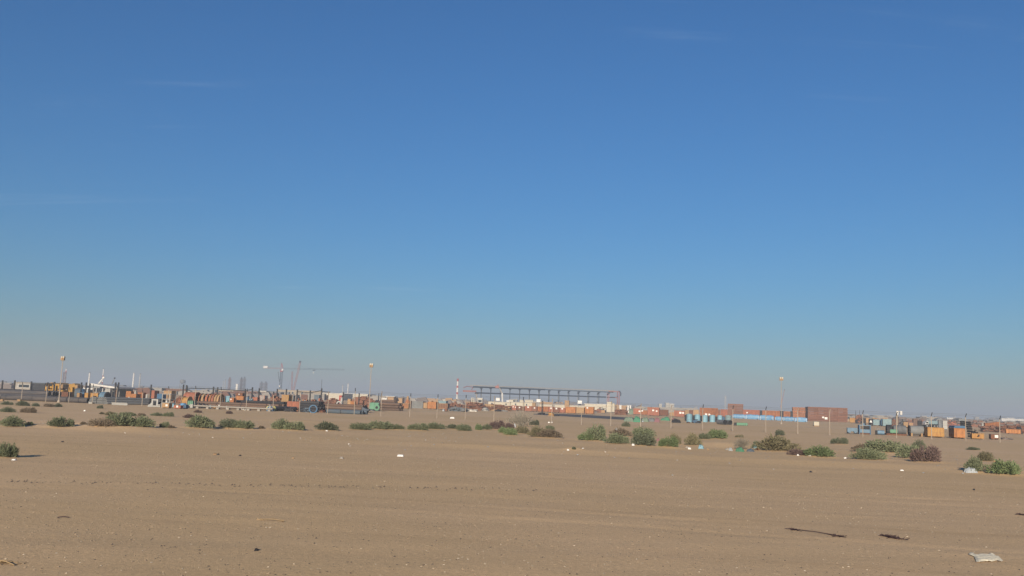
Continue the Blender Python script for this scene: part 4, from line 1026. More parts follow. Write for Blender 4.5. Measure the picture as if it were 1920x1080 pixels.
seg('pipe_run', 1141, 1161, lambda x: up(x) - 1.5, 'hazyred', .25, 0, 2)
for off in (0, BACK):
    b = Q(1160.5, row(1160.5, gd(1160.5)), off); o = part('end_column', MB().box(-.3, .3, -.3, .3, 0, Q(1160, up(1160) - 1)[2]), M['pink'], t); o.location = (b[0], b[1], 0)
a = Q(1160.5, up(1160) - 1); part('end_hook', MB().poly([(a[0] - 1.2, a[1], a[2]), (a[0] + .4, a[1], a[2] + .5), (a[0] + 1.2, a[1], a[2] - .8), (a[0] + 1.0, a[1], a[2] - 2.4)], .35, 6), M['steelblue'], t)
a = Q(869, 727); b = Q(876, 724.2); c = Q(887, 726); e = Q(884, 731)
part('end_arch', MB().poly([a, b, c, e], .25, 6), M['pink'], t)
seg('end_beam', 868, 893, lambda x: 733 + (x - 868) * .04, 'hazyred', .45, 0, 3)
part('end_prop', MB().tube(Q(893.5, 735), Q(893.5, row(893, gd(893))), .45, 6).tube(Q(890, 738), Q(897, 738), .4, 5), M['concrete'], t)
# red truck crane parked against the gantry
p2, _, _ = spot(935, 945, 730, None, 470)
t = thing('truck_crane', 'red headed crane with a white boom standing in front of the gantry', 'crane', p2, 0)
T = lambda px, py: at(px, py, p2[1]) - np.array([p2[0], p2[1], 0])
part('boom', MB().tube(T(941.5, 738), T(936.5, 727), .38, 6, .3), M['concrete'], t)
part('boom_base', MB().tube((T(943, 738)[0], 0, 1.5), T(941.8, 737), .5, 8), M['white'], t)
a = T(933, 725.5); part('boom_head', MB().bevbox(a[0] - 1.2, a[0] + .7, -.5, .5, a[2] - .7, a[2] + .6, .15).tube(a, T(929, 726.5), .2, 5).tube(a, T(934, 721), .25, 5), M['hazyred'], t)
part('carrier', MB().bevbox(-4.2, 4.2, -1.25, 1.25, .9, 1.8, .1).bevbox(2.5, 4.1, -1.2, 1.2, 1.8, 3, .12), M['white'], t)
wheels(t, [-3, -1.8, 2, 3.2], .55, -1.25, 1.25)
# white square signs on posts under the gantry
def sign(x0, x1, yt, yb_board, d, lab, base=None):
    p, wd, h = spot(x0, x1, yt, None, d); k = depth_px(p); bh = (yb_board - yt) * k
    t = thing('sign_board', lab, 'sign', p, YAW * .5, 'blank white boards on posts')
    part('board', MB().box(-wd / 2, wd / 2, -.05, .05, h - bh, h), M['tagw'], t)
    part('board_frame', MB().box(-wd / 2 - .08, wd / 2 + .08, .052, .12, h - bh - .08, h + .08), M['lgrey'], t)
    for sx in (-.3, .3): part('post', MB().tube((sx * wd, .18, 0), (sx * wd, .18, h - .1), .07, 6), M['grey'], t)
sign(929.5, 936.5, 746.2, 751.5, 420, 'white board in front of the gantry beside the red headed crane')
sign(1005.7, 1012.9, 748.6, 753.8, 380, 'white board in front of the gantry beside the tan crate tower')
sign(1083, 1090.6, 751.4, 756.9, 380, 'white board in front of the gantry over the tan crate')
for x0, x1, yt, lab in ((883, 886, 745.3, 'wider of two slim cream tanks beside the square cream building'), (887.2, 889.2, 745.5, 'narrower of two slim cream tanks beside the square cream building')):
    p, wd, h = spot(x0, x1, yt, None, 405)
    t = thing('storage_tank', lab, 'tank', p, 0); part('shell', MB().tube((0, 0, 0), (0, 0, h * .95), wd / 2, 14), M['cream'], t); part('dome', MB().lathe([(wd / 2, h * .951), (wd * .3, h * .99), (.03, h)], 14), M['white'], t)
p, wd, h = spot(1147.5, 1153.5, 756, None, 330)
t = thing('storage_tank', 'round pale tank behind the tall cream cabinet', 'tank', p, 0); part('shell', MB().tube((0, 1, 0), (0, 1, h * .95), wd / 2, 14), M['cream'], t); part('dome', MB().lathe([(wd / 2, h * .951), (wd * .3, h * .99), (.03, h)], 14, (0, 1, 0)), M['white'], t)
crate(1137.5, 1147, 753.8, 'cream', 'tall cream steel cabinet standing beyond the orange crates', d=300, ribs=0, name='steel_cabinet', cat='cabinet', dep=.6)
crate(997.5, 1003.6, 755, 'tan', 'tan crate tower at the end of the white cabins', d=300, ribs=2)
crate(1058.5, 1066.5, 751, 'tan', 'tall narrow tan tower under the gantry', d=360, ribs=2, dep=.8)
# ================================================================== PIPE YARD (left half)
pipe_stack(-162, 1, 3.5, 1, 3, .375, 'greypipe', 'large grey pipe of the front row by the fence, reaching out of view', 'large grey pipes of the front row', jitter=.1)
pipe_stack(2, 163, 3.5, 1, 3, .375, 'greypipe', 'large grey pipe of the front row below the yellow mobile cranes', 'large grey pipes below the yellow cranes', jitter=.15)
pipe_stack(-70, 88, 18, 2, 5, .34, 'greypipe', 'grey pipe of the second stack, ending by the first yellow crane', 'grey pipes of the second stack')
pipe_stack(-50, 80, 34, 2, 6, .34, 'darkpipe', 'dark pipe of the stack behind the grey pipes, below the pale hut', 'dark pipes below the pale hut')
pipe_stack(84, 160, 58, 1, 6, .28, 'darkpipe', 'dark pipe of the far stack behind the yellow cranes', 'dark pipes behind the yellow cranes')
heap(8, 20, 739.5, 'concrete', 'sandy heap lying on the dark grey pipes', d=yard_d(14, 19), seed=31, dep=.3, name='sand_heap', cat='sand heap')
# timber bearers
for x0, x1, lab in ((0, 5, 'timber block at the foot of the large grey pipes, at the very edge'), (31, 38, 'timber block at the foot of the large grey pipes, beside the first fence post'), (73, 80, 'timber block at the foot of the large grey pipes, before the yellow crane')):
    p, wd, h = spot(x0, x1, 748, yb=752.2)
    solo('timber_block', MB().bevbox(-wd / 2, wd / 2, 0, .3, 0, .24, .02), M['tan'], lab, 'timber', p)
# ------------------------------------------------ yellow mobile cranes
def mobile_crane(x0, x1, yt, d, lab, m='crane', boom=None, rev=1):
    xc = (x0 + x1) / 2; p = at(xc, row(xc, d), d); k = depth_px(p); L = (x1 - x0) * k
    t = thing('mobile_crane', lab, 'mobile crane', (p[0], p[1], 0), YAW * .6, 'yellow mobile cranes')
    H = (row(xc, d) - yt) * k
    part('carrier', MB().bevbox(-L / 2, L / 2, 0, 2.5, .75, 1.45, .12).bevbox(-L / 2 - .3, -L / 2 + .5, .3, 2.2, .9, 1.3, .08), M[m], t)
    wheels(t, [-L * .36, -L * .2, L * .18, L * .34], .55, -.02, 2.5)
    part('cab', MB().prism([(-L * .48, 1.45), (-L * .30, 1.45), (-L * .30, 2.5), (-L * .44, 2.5), (-L * .48, 2.0)], .1, 1.4), M[m], t)
    part('windscreen', MB().prism([(-L * .462, 1.95), (-L * .32, 1.95), (-L * .32, 2.4), (-L * .435, 2.4)], .06, .098), M['glass'], t)
    part('turntable', MB().lathe([(1.1, 1.452), (1.1, 1.62), (.9, 1.62)], 14, (L * .08, 1.25, 0)), M['dark'], t)
    part('superstructure', MB().prism([(-L * .1, 1.625), (L * .33, 1.625), (L * .36, 2.2), (L * .25, 2.75), (-L * .08, 2.5)], .3, 2.1), M[m], t)
    part('operator_cab', MB().bevbox(-L * .26, -L * .12, .15, 1.2, 1.62, 2.75, .1), M[m], t)
    part('cab_window', MB().box(-L * .245, -L * .135, .10, .148, 2.05, 2.6), M['glass'], t)
    b0, b1 = (L * .3, 1.2, H - .75), (-L * .5, 1.2, H - .45)
    part('boom', MB().box(-L * .45, L * .34, .95, 1.55, H - .85, H - .28).box(-L * .58, -L * .452, 1.03, 1.47, H - .75, H - .36), M[m], t)
    part('boom_head', MB().bevbox(-L * .64, -L * .585, .9, 1.6, H - .95, H - .2, .06), M['dark'], t)
    part('hook', MB().tube((-L * .61, 1.25, H - .95), (-L * .61, 1.25, H - 1.6), .03, 4).bevbox(-L * .61 - .2, -L * .61 + .2, 1.1, 1.4, H - 2.0, H - 1.6, .05), M[m], t)
    part('counterweight', MB().bevbox(L * .331, L * .43, .25, 2.2, 1.65, 2.5, .08), M['tan'], t)
    return t
mobile_crane(80, 118, 719, 172, 'yellow mobile crane whose cab pokes out beyond the dark pipes')
mobile_crane(104, 146, 719.5, 178, 'second yellow mobile crane, half behind the rust coloured skip')
crate(96, 103, 723, 'crane', 'tall yellow winch frame between the two mobile cranes', d=166, ribs=1, dep=.7, name='winch_frame', cat='machine')
crate(105, 128, 734.5, 'rust', 'long rust coloured skip in front of the second yellow crane', d=150, ribs=6, dep=.5, name='skip', cat='skip')
crate(126.5, 134.5, 726, 'crane', 'upright yellow hook block frame with a pale plate beside the mobile crane', d=152, ribs=1, dep=.6, tags=[(133, 10, 2.4)], name='hook_frame', cat='machine')
p, wd, h = spot(135, 148, 728, None, 156)
t = thing('steel_vessel', 'dark blue round ended vessel lying beside the yellow cranes', 'vessel', p)
part('shell', MB().tube((-wd / 2, .8, h * .5), (wd / 2, .8, h * .5), h * .5, 16), M['bluegrey'], t)
part('end_cap', MB().lathe([(h * .5, 0), (h * .42, h * .16), (h * .2, h * .26), (.02, h * .28)], 14), M['bluem'], t).matrix_local = Matrix.Translation((wd / 2, .8, h * .5)) @ Matrix.Rotation(R(90), 4, 'Y')
for sx in (-.3, .3): part('saddle', MB().box(sx * wd - .12, sx * wd + .12, .2, 1.4, 0, h * .3), M['rust'], t)
crate(143, 148.2, 736.8, 'tan', 'small pale crate on the pipes, under the vehicle shed posts', d=140, ribs=2)
crate(149.5, 156.5, 736, 'bluem', 'small blue grey pallet box between two pale crates', d=141, ribs=2)
crate(157.5, 164.2, 736.6, 'yellow', 'second small pale crate, with bright front, by the blue grey box', d=140, ribs=2)
crate(168, 183.5, 737, 'yellow', 'long low ochre skid above the open pipe ends', d=142, ribs=5, dep=.4)
p, wd, h = spot(184, 196, 735, None, 142)
t = thing('steel_vessel', 'pale blue cylinder with a dark mouth above the open pipe ends', 'vessel', p)
part('shell', MB().pipe((-wd / 2, .6, h * .52), (wd / 2, .6, h * .52), h * .48, h * .42, 16), M['bluedull'], t)
part('mouth', MB().tube((wd / 2 - .05, .6, h * .52), (wd / 2 + .15, .6, h * .52), h * .5, 16), M['dark'], t)
# ------------------------------------------------ open vehicle shed with white roof
p, wd, h = spot(152, 222, 719.5, None, 215); k = depth_px(p)
t = thing('vehicle_shed', 'open sided shed with a long white roof behind the fence posts', 'shed', p, YAW * .6)
part('roof', MB().prism([(-wd / 2 + 1.4, h - .4), (wd / 2, h - 1.0), (wd / 2, h - .65), (-wd / 2 + 2.2, h)], -.6, 7.5), M['white'], t)
part('canopy', MB().box(-wd / 2, -wd / 2 + 3.2, -1.2, 4, h - 1.45, h - 1.12), M['white'], t)
part('back_wall', MB().box(-wd / 2 + .2, wd / 2 - .5, 7.2, 7.45, 0, h - 1.05), M['grey'], t)
for x in np.linspace(-wd / 2 + .3, wd / 2 - .4, 6): part('post', MB().box(x - .11, x + .11, -.3, -.08, 0, h - 1.03), M['lgrey'], t)
part('interior_shade', MB().box(-wd * .17, wd * .12, -.02, .06, h * .42, h - 1.05), M['steelblue'], t)  # dark sheet stands in for the shadowy shed interior
part('screen', MB().box(wd * .13, wd * .42, 2.0, 2.1, 0, h - 1.2), M['grey'], t)
crate(157, 164, 729, 'white', 'white van shaped cabin parked inside the open vehicle shed', d=213, ribs=2, dep=.6, trim='grey', name='cabin_box', cat='cabin')
crate(196, 206, 729, 'lgrey', 'pale grey box standing inside the open vehicle shed', d=214, ribs=2, dep=.6, name='cabin_box', cat='cabin')
crate(213, 217, 731, 'rust', 'narrow rusty crate with a white sheet beside the shed end', d=165, ribs=0, tags=[(215.2, 3.4, 2.4)])
# ------------------------------------------------ open pipe ends and dark stacks
end_stack(165, 202, 2.5, 3, 10, .17, 'grey', 'grey pipe seen end on in the open ended stack by the fence', 'grey pipes seen end on by the fence', L=9, inner=.5)
pipe_stack(186, 276, 9, 3, 6, .16, 'darkpipe', 'dark pipe of the long stack beside the open pipe ends', 'dark pipes beside the open pipe ends')
pipe_stack(200, 300, 24, 2, 5, .2, 'darkpipe', 'dark pipe of the stack below the stacked orange boxes', 'dark pipes below the orange boxes')
p, wd, h = spot(207, 241, 755, yb=759.5)
solo('steel_beam', MB().box(-wd / 2, wd / 2, 0, .05, 0, .3).box(-wd / 2, wd / 2, -.1, .15, .3, .34).box(-wd / 2, wd / 2, -.1, .15, -.04, 0), M['lgrey'], 'pale steel beam lying along the fence before the dark pipes', 'steel beam', p)
p, wd, h = spot(165, 173, 753.5, yb=757)
solo('timber_block', MB().bevbox(-wd / 2, wd / 2, 0, .3, 0, .2, .02), M['lgrey'], 'pale timber block under the open pipe ends', 'timber', p)
# stacked orange boxes
crate(235, 245, 733.5, 'orange2', 'upper orange box of the stack behind the dark pipes', d=176, ribs=3)
crate(238, 255, 738.5, 'orange2', 'wide bright orange box with a white sheet, lowest of its stack', d=160, ribs=4, tags=[(240.6, 6.0, 3)])
crate(257, 268, 736, 'orange', 'low orange box beside the wide bright orange one', d=170, ribs=3)
crate(279.5, 289, 732, 'redorange', 'tall red orange box beside a dark narrow one', d=172, ribs=3)
crate(290, 294, 732.5, 'brown', 'dark narrow brown box beside the tall red orange one', d=173, ribs=0)
crate(305, 321, 732.5, 'tan', 'wide faded tan container behind the pale steel frames', d=180, ribs=5, tags=[(319.6, 13, 1.6)])
drum(271, 275, 740, 'lgrey', 'small pale drum with a white top beside the orange boxes', d=160, band='white')
crate(293, 305, 738.5, 'bluem', 'low dark blue box before the wide faded tan container', d=165, ribs=3)
for i, (x0, x1, yt, lab) in enumerate(((246, 255, 730.5, 'pale rubbish heap above the stacked orange boxes'), (226, 236, 730, 'hazy pale heap behind the first orange box'))):
    heap(x0, x1, yt, 'concrete', lab, d=260, seed=50 + i, name='rubble_heap', cat='rubble heap')
# ------------------------------------------------ pale steel frames
p, wd, h = spot(276, 301, 751, yb=763.5); k = depth_px(p)
t = thing('steel_skid', 'pale grey steel skid with an upright square frame', 'steel skid', p, YAW * .5)
part('base', MB().box(-wd / 2, wd / 2, 0, .18, .02, .22).box(-wd / 2, wd / 2, 1.1, 1.28, .02, .22), M['lgrey'], t)
fr = MB()
for x in (-wd * .17, wd * .22): fr.box(x - .1, x + .1, .02, .16, .222, h)
fr.box(-wd * .17 - .1, wd * .22 + .1, .018, .162, h + .002, h + .16); part('frame', fr, M['lgrey'], t)
part('backing', MB().box(-wd * .14, wd * .18, .5, 1.0, .222, h * .8), M['dark'], t)
part('gusset', MB().prism([(-wd * .48, .222), (-wd * .2, .222), (-wd * .2, h * .62), (-wd * .28, h * .62), (-wd * .30, h * .4), (-wd * .44, h * .36)], .0, .2), M['lgrey'], t)
part('pump', MB().bevbox(wd * .28, wd * .47, .0, .7, .222, h * .45, .05), M['lgrey'], t)
p, wd, h = spot(302, 318, 739, yb=764.5)
t = thing('pipe_rack', 'tall pale grey tubular rack beside the blue and tan pallets', 'rack', p, YAW)
for x in (-wd / 2, wd / 2):
    for y in (0, 1.2): part('post', MB().tube((x, y, 0), (x, y, h), .06, 6), M['lgrey'], t)
for z in (.35, .62, .99):
    part('shelf_rail', MB().tube((-wd / 2, 0, h * z), (wd / 2, 0, h * z), .05, 6).tube((-wd / 2, 1.2, h * z), (wd / 2, 1.2, h * z), .05, 6).tube((-wd / 2, 0, h * z), (-wd / 2, 1.2, h * z), .05, 6).tube((wd / 2, 0, h * z), (wd / 2, 1.2, h * z), .05, 6), M['lgrey'], t)
drum(308.5, 312.5, 750, 'white', 'white drum with dark bands standing behind the tall grey rack', d=122)
crate(303, 317, 756, 'tan', 'tan crate with a bright white sheet, in front of the tall grey rack', yb=765.5, ribs=3, tags=[(312.6, 5.5, 4.5)], dep=.7)
heap(317.5, 326, 755.5, 'blue2', 'small blue sheeted pallet behind the tan crate', yb=763, seed=3, flat=.25, rough=.1)
crate(325, 339, 760, 'redorange', 'low pinkish crate with a white sheet, under a blue sheet', yb=766.5, ribs=3, tags=[(332.4, 4.2, 4)], dep=.6)
heap(331.5, 346, 755.5, 'blue', 'blue sheeted heap on the pinkish crate', yb=765, seed=4, flat=.25, rough=.15)
crate(343, 348.5, 759, 'bluem', 'dark blue box at the end of the pinkish crate', yb=766.5, ribs=1, dep=.8)
# ------------------------------------------------ orange rings and reels
def ring(xc, yt, wpx, v, m, lab, r=None, inner=.86, name='steel_ring', axis=0.0, hpx=None, yaw=YAW, group='steel rings behind the brown pipes', cat='steel ring'):
    d = yard_d(xc, v); p = at(xc, row(xc, d), d); k = depth_px(p); h = (row(xc, d) - yt) * k; r = r or h / 2; L = wpx * k
    t = thing(name, lab, cat, (p[0], p[1], 0), yaw + axis, group)
    part('shell', MB().pipe((-L / 2, 0, r), (L / 2, 0, r), r, r * inner, 24), M[m], t)
    part('flange', MB().pipe((L / 2 + .002, 0, r), (L / 2 + .09, 0, r), r * 1.04, r * inner * .98, 24), M[m], t)
    for sy in (-1, 1): part('chock', MB().box(-L * .3, L * .3, sy * r * .55 - .1, sy * r * .55 + .1, 0, r * .18), M['tan'], t)
    return t
ring(359, 735.5, 23, 16, 'redorange', 'largest orange steel cylinder, open ended, at the head of the ring row', inner=.93, name='steel_cylinder', cat='steel cylinder')
for i, (xc, yt, m, lab) in enumerate(((376.5, 738, 'orange', 'first narrow orange ring after the big cylinder'), (383.5, 738.5, 'tan', 'faded tan ring, second after the big orange cylinder'), (391, 738.5, 'redorange', 'brightest red orange ring, third after the big cylinder'),
        (397.5, 739, 'orange', 'orange ring, fourth after the big cylinder'), (402.5, 739, 'redorange', 'orange ring, fifth after the big cylinder'), (407.5, 739.5, 'tan', 'tan ring, last but one of the ring row'), (412.5, 739.5, 'tan', 'last tan ring of the row, at the fence post'))):
    ring(xc, yt, 3.2, 17, m, lab, inner=.9)
p, wd, h = spot(334, 351, 743, None, 128)
t = thing('cable_reel', 'big tan timber cable reel standing before the orange cylinder', 'cable reel', p, YAW)
for x in (-wd * .36, wd * .36): part('flange', MB().tube((x - .07, .9, h / 2), (x + .07, .9, h / 2), h / 2, 20), M['tan'], t)
part('barrel', MB().tube((-wd * .36 + .075, .9, h / 2), (wd * .36 - .075, .9, h / 2), h * .42, 18), M['yellow'], t)
crate(350, 362, 751, 'mint', 'dark green box in the mouth of the orange cylinder', d=121, ribs=2, trim='dark')
scrap(322, 340, 741, 'redorange', 'low heap of red orange steel bits behind the blue sheets', d=150, seed=77, n=30)
crate(356, 361, 758, 'lgrey', 'small pale cowl shaped box by the end of the pale guard rail', yb=765.5, ribs=0, dep=.7)
# brown pipes
pipe_stack(364, 522, 7, 3, 7, .16, 'brownpipe', 'brown weathered pipe of the long stack below the orange rings', 'brown pipes below the orange rings')
pipe_stack(430, 530, 20, 3, 5, .2, 'darkpipe', 'dark pipe of the stack behind the brown pipes', 'dark pipes behind the brown pipes')
for xc, yt, lab in ((371, 755.5, 'dark pipe end beside the fence post below the orange rings'), (379.5, 756.5, 'dark pipe end in the middle of three below the orange rings'), (387, 758, 'smallest dark pipe end of three below the orange rings')):
    ring(xc, yt, 8, 4, 'darkpipe', lab, axis=R(-78), name='pipe_section', group='dark pipe ends below the rings', cat='pipe section')
for xc, yt, lab in ((455.5, 758.5, 'upper pale ring flange on the brown pipe ends'), (459.5, 763.5, 'lower pale ring flange on the ground by the brown pipes')):
    ring(xc, yt, 1.8, 4 if yt < 760 else 1.5, 'lgrey', lab, r=.2, axis=R(-75), name='pipe_flange', inner=.55, group='pale ring flanges', cat='flange')
# pale guard rail along the yard edge
d0, d1 = yard_d(347, 1.2), yard_d(511, 1.2); a = at(347, row(347, d0), d0); b = at(511, row(511, d1), d1); L = float(np.hypot(*(b - a)[:2])); c = (a + b) / 2
t = thing('guard_rail', 'long pale rail lying on low blocks along the foot of the brown pipes', 'rail', (c[0], c[1], 0), YAW)
part('rail', MB().tube((-L / 2, 0, .34), (L / 2, 0, .34), .10, 10), M['concrete'], t)
for i in range(9): part('block', MB().box(-L / 2 + .4 + i * (L - .8) / 8 - .18, -L / 2 + .4 + i * (L - .8) / 8 + .18, -.2, .2, 0, .22), M['concrete'], t)
for x, y, m, lab in ((393, 763, 'blue2', 'small blue can on the brown pipes foot'), (401, 763.2, 'yellow', 'small yellow capped pail by the pale rail'), (404.5, 763.4, 'tan', 'small pale pail beside the yellow capped one'), (409.5, 762, 'white', 'white pail with a dark band behind the pale rail'), (424, 764.8, 'white', 'white pail standing alone behind the pale rail')):
    drum(x - 1.6, x + 1.6, y - 3.4, m, lab, d=yard_d(x, 2.4), name='pail', cat='pail', group='pails by the pale rail')
# mixed boxes behind brown pipes
crate(415, 422, 743.5, 'bluem', 'first blue box behind the fence post after the rings', d=150, ribs=1)
crate(423, 429.5, 742.5, 'blue2', 'second, paler blue box behind the fence post after the rings', d=148, ribs=1)
heap(420, 430.5, 751, 'green', 'small green sheet lying on the brown pipes', d=124.5, seed=8)
crate(429.5, 437.5, 746, 'orange', 'orange box with a white disc below the blue boxes', d=136, ribs=1, tags=[(432, 14.5, 2.6)])
crate(440, 456, 743, 'orange2', 'long low bright orange frame on top of the dark pipes', d=150, ribs=4, dep=.4)
crate(440.5, 454, 737, 'rust', 'rusty box with a white sheet standing behind the bright orange frame', d=170, ribs=3, tags=[(447, 18.5, 2)])
drum(457.5, 464.5, 743, 'bluem', 'dark blue drum beside a rack of pale pipes', d=140, name='steel_tank', cat='tank')
scrap(464, 472, 743, 'lgrey', 'pale blue grey fittings beside the dark blue drum', d=142, seed=18, n=30, m2='blue2')
crate(472, 482, 745, 'redorange', 'red orange box beside the pale fittings', d=150, ribs=2)
crate(483, 496, 741.5, 'lgrey', 'pale low skip with a pink edge behind the brown pipes', d=190, ribs=4, trim='redorange', name='skip', cat='skip')
scrap(484, 503, 746, 'brownpipe', 'dark jumbled scrap beside the tall tan container', d=165, seed=21, n=50)
scrap(502, 524, 741, 'brown', 'tall rusty jumble just before the tall tan container', d=150, seed=22, n=60, peak=.2)
# yellow and orange capped pipes by the fence
def capped(xc, yt, yb, m, lab, L=5.0):
    p, wd, h = spot(xc - 4, xc + 4, yt, yb); r = h / 2
    t = thing('capped_pipe', lab, 'pipe', (p[0], p[1], 0), YAW + R(90) - R(8), 'pipes with coloured end caps')
    part('tube', MB().pipe((0.05, 0, r), (L, 0, r), r * .96, r * .8, 16), M['darkpipe'], t)
    part('cap', MB().tube((-.05, 0, r), (.045, 0, r), r, 18), M[m], t)
    part('boss', MB().tube((-.1, 0, r), (-.051, 0, r), r * .2, 10), M['tan'], t)
MATS.pop('x', None)
M['limecap'] = mat('pale lime plastic', (.58, .56, .20), (.5, .45, .16), rough=.5, amount=.3)
M['peachcap'] = mat('peach plastic', (.62, .30, .17), (.5, .24, .14), rough=.5, amount=.3)
capped(502.5, 761.5, 770, 'limecap', 'first pale lime capped pipe end by the fence')
capped(513.5, 762, 770.8, 'limecap', 'second pale lime capped pipe end, beside the fence post')
capped(524.5, 764.3, 770.8, 'peachcap', 'peach capped pipe end below the tall tan container')
capped(556.5, 764.5, 771.5, 'peachcap', 'peach capped pipe end standing apart, near the blue steel ring')
scrap(497, 511, 757, 'lgrey', 'pale plastic rubbish lying on the lime capped pipes', d=yard_d(504, 3.2), seed=5, n=26, m2='bluem', peak=.3)
scrap(529, 553, 763, 'darkpipe', 'dark bundle of hoses and rods between the two peach caps', yb=772, seed=6, n=70, peak=.1, m2='dark')
scrap(561, 580, 764.5, 'bluegrey', 'blue grey fittings piled before the blue steel ring', yb=773, seed=9, n=45, peak=.2, m2='dark')
crate(526.5, 540, 740.5, 'tan', 'tall tan timber container, tallest box behind the fence', d=138, ribs=3, dep=1.1, trim='yellow')
crate(541.5, 549, 741.5, 'grey', 'grey box added for the shaded side of the tall tan container', d=142, ribs=1, dep=.6)  # separate grey box paints the tan container's weakly lit side
crate(537, 561, 753, 'redorange', 'long low rust red box in front of the tall tan container', d=131, ribs=6, dep=.4)
pipe_stack(561, 596, 8, 4, 6, .2, 'darkpipe', 'dark short pipe of the stack beside the blue steel ring', 'dark short pipes by the blue ring')
ring(587, 757.5, 3.5, 2.4, 'bluem', 'big blue steel ring facing the fence', r=.52, inner=.78, axis=R(-72), group=None)
M['bluering'] = M['bluem']
scrap(596, 606, 768, 'redorange', 'small reddish fittings on the ground beside the blue ring', yb=773.5, seed=12, n=20)
for i, (x0, x1, yt, lab) in enumerate(((549, 562, 744, 'jumble of red and white scrap beside the shaded side of the tall tan container'), (562, 577, 745, 'orange and white scrap behind the dark short pipes'), (577, 592, 744.5, 'reddish scrap behind the blue steel ring'), (592, 606, 745, 'reddish scrap beside the end of the sandy building'))):
    scrap(x0, x1, yt, ('redorange', 'orange', 'brown', 'redorange')[i], lab, d=170, seed=40 + i, n=40, m2=('lgrey', 'lgrey', 'rust', 'rust')[i])
crate(588, 598, 740.5, 'bluegrey', 'grey box behind the frame by the blue steel ring', d=230, ribs=2)
# long brown pipes
pipe_stack(596, 676, 20, 3, 7, .2, 'brownpipe', 'brown pipe of the broad stack below the white warehouse', 'brown pipes below the white warehouse')
pipe_stack(612, 676, 6, 1, 4, .26, 'bluegrey', 'blue grey pipe of the low stack by the fence', 'blue grey pipes by the fence')
scrap(608, 632, 746, 'brown', 'rusty brown rod pile under the taller warehouse section', d=200, seed=60, n=80, peak=.3, long=1.6)
t = thing('steel_pump', 'pale grey pump casing with a round mouth above the brown pipes', 'pump', spot(629, 641, 748, None, 165)[0])
part('casing', MB().pipe((0, 0, .8), (0, .6, .8), .55, .32, 18).bevbox(-.75, .75, .1, .9, 0, .32, .05), M['lgrey'], t)
part('outlet', MB().tube((.35, .3, 1.0), (.35, .3, 1.9), .2, 10).lathe([(.3, 1.9), (.3, 1.98)], 12, (.35, .3, 0)), M['lgrey'], t)
crate(651, 656.5, 748, 'tan', 'upright pale tan crate before the rusty steel pile', d=185, ribs=1)
crate(656.5, 664, 752.5, 'orange2', 'bright orange box below the rusty steel pile', d=172, ribs=1)
crate(635, 640, 741.5, 'red', 'small red and white box before the warehouse joint', d=230, ribs=0, tags=[(637, 4, 3)])
scrap(654, 700, 742.5, 'brown', 'broad rusty steel pile under the low warehouse section', d=205, seed=61, n=130, peak=.35, long=1.2, dep=.4)
scrap(694, 712, 748, 'dark', 'dark pile at the end of the broad rusty steel pile', d=195, seed=62, n=40, m2='brown')
# low trailer
p, wd, h = spot(660, 692, 763.5, yb=773.3)
t = thing('flatbed_trailer', 'grey blue low trailer parked at the end of the blue grey pipes', 'trailer', p, YAW * .7)
part('deck', MB().bevbox(-wd / 2, wd / 2, 0, 1.2, .28, .5, .04), M['bluegrey'], t)
part('drawbar', MB().tube((wd / 2, .6, .4), (wd / 2 + .6, .6, .2), .06, 6), M['grey'], t)
part('load', MB().prism([(-wd * .4, .502), (wd * .3, .502), (wd * .1, h), (-wd * .02, h * .98), (-wd * .38, h * .72)], .1, 1.1), M['bluegrey'], t)
wheels(t, [-wd * .2, wd * .12, wd * .28], .2, .05, 1.15)
# mint green pump and brown stack
p, wd, h = spot(690, 712.5, 754.5, None, 150); 
t = thing('machine_pump', 'mint green pump set with a round flange beside the brown pipe stack', 'pump', p, YAW)
part('body', MB().bevbox(-wd * .45, wd * .05, 0, .9, .2, h * .96, .12), M['mint'], t)
part('motor', MB().tube((-wd * .3, .45, h * .75), (wd * .35, .45, h * .75), h * .24, 14), M['mint'], t)
part('flange', MB().pipe((wd * .24, -.1, h * .42), (wd * .24, .12, h * .42), h * .36, h * .16, 18), M['mint'], t)
part('pipe_mouth', MB().tube((wd * .24, .0, h * .42), (wd * .24, .6, h * .42), h * .155, 12), M['dark'], t)
part('skid', MB().box(-wd / 2, wd / 2, 0, 1.0, 0, .198), M['dark'], t)
pipe_stack(700, 748, 47, 3, 4, .23, 'brownpipe', 'big brown pipe of the tiered stack beside the mint green pump', 'big brown pipes beside the mint green pump', taper=False)
pipe_stack(712, 738, 70, 4, 5, .25, 'brownpipe', 'brown pipe of the high stack behind the tiered stack', 'brown pipes of the high stack')
# ------------------------------------------------ crates and heaps beyond
p, wd, h = spot(753, 768, 741.5, None, 220)
t = thing('timber_cone', 'orange brown pointed heap of timber beside the brown pipe stack', 'timber heap', p)
mb = MB(); r_ = np.random.default_rng(4)
for i in range(40):
    a = r_.uniform(0, 6.28); q = r_.uniform(.3, 1)
    mb.tube((math.cos(a) * wd * .5 * q, 1.2 + math.sin(a) * 1.0 * q, 0), (math.cos(a) * .15, 1.2 + math.sin(a) * .15, h * (1.05 - q * .3)), .1, 5)
part('timber', mb, M['tan'], t, stuff=True); part('core', MB().lathe([(wd * .42, 0), (wd * .3, h * .45), (.1, h * .9)], 10, (0, 1.2, 0)), M['orange'], t)
crate(750, 766, 756.5, 'orange', 'low orange box with a pale top rail before the pointed heap', d=190, ribs=4, trim='tan', dep=.5)
crate(766.5, 770, 752, 'rust', 'narrow rusty box between the pointed heap and the grey container', d=200, ribs=0)
container(771, 793, 752.5, 'grey', 'grey brown container behind the fence, below the faint roofs', d=212, dep=2)
crate(793.5, 800.5, 755, 'tan', 'tan box between the grey brown container and the bright orange crate', d=210, ribs=1)
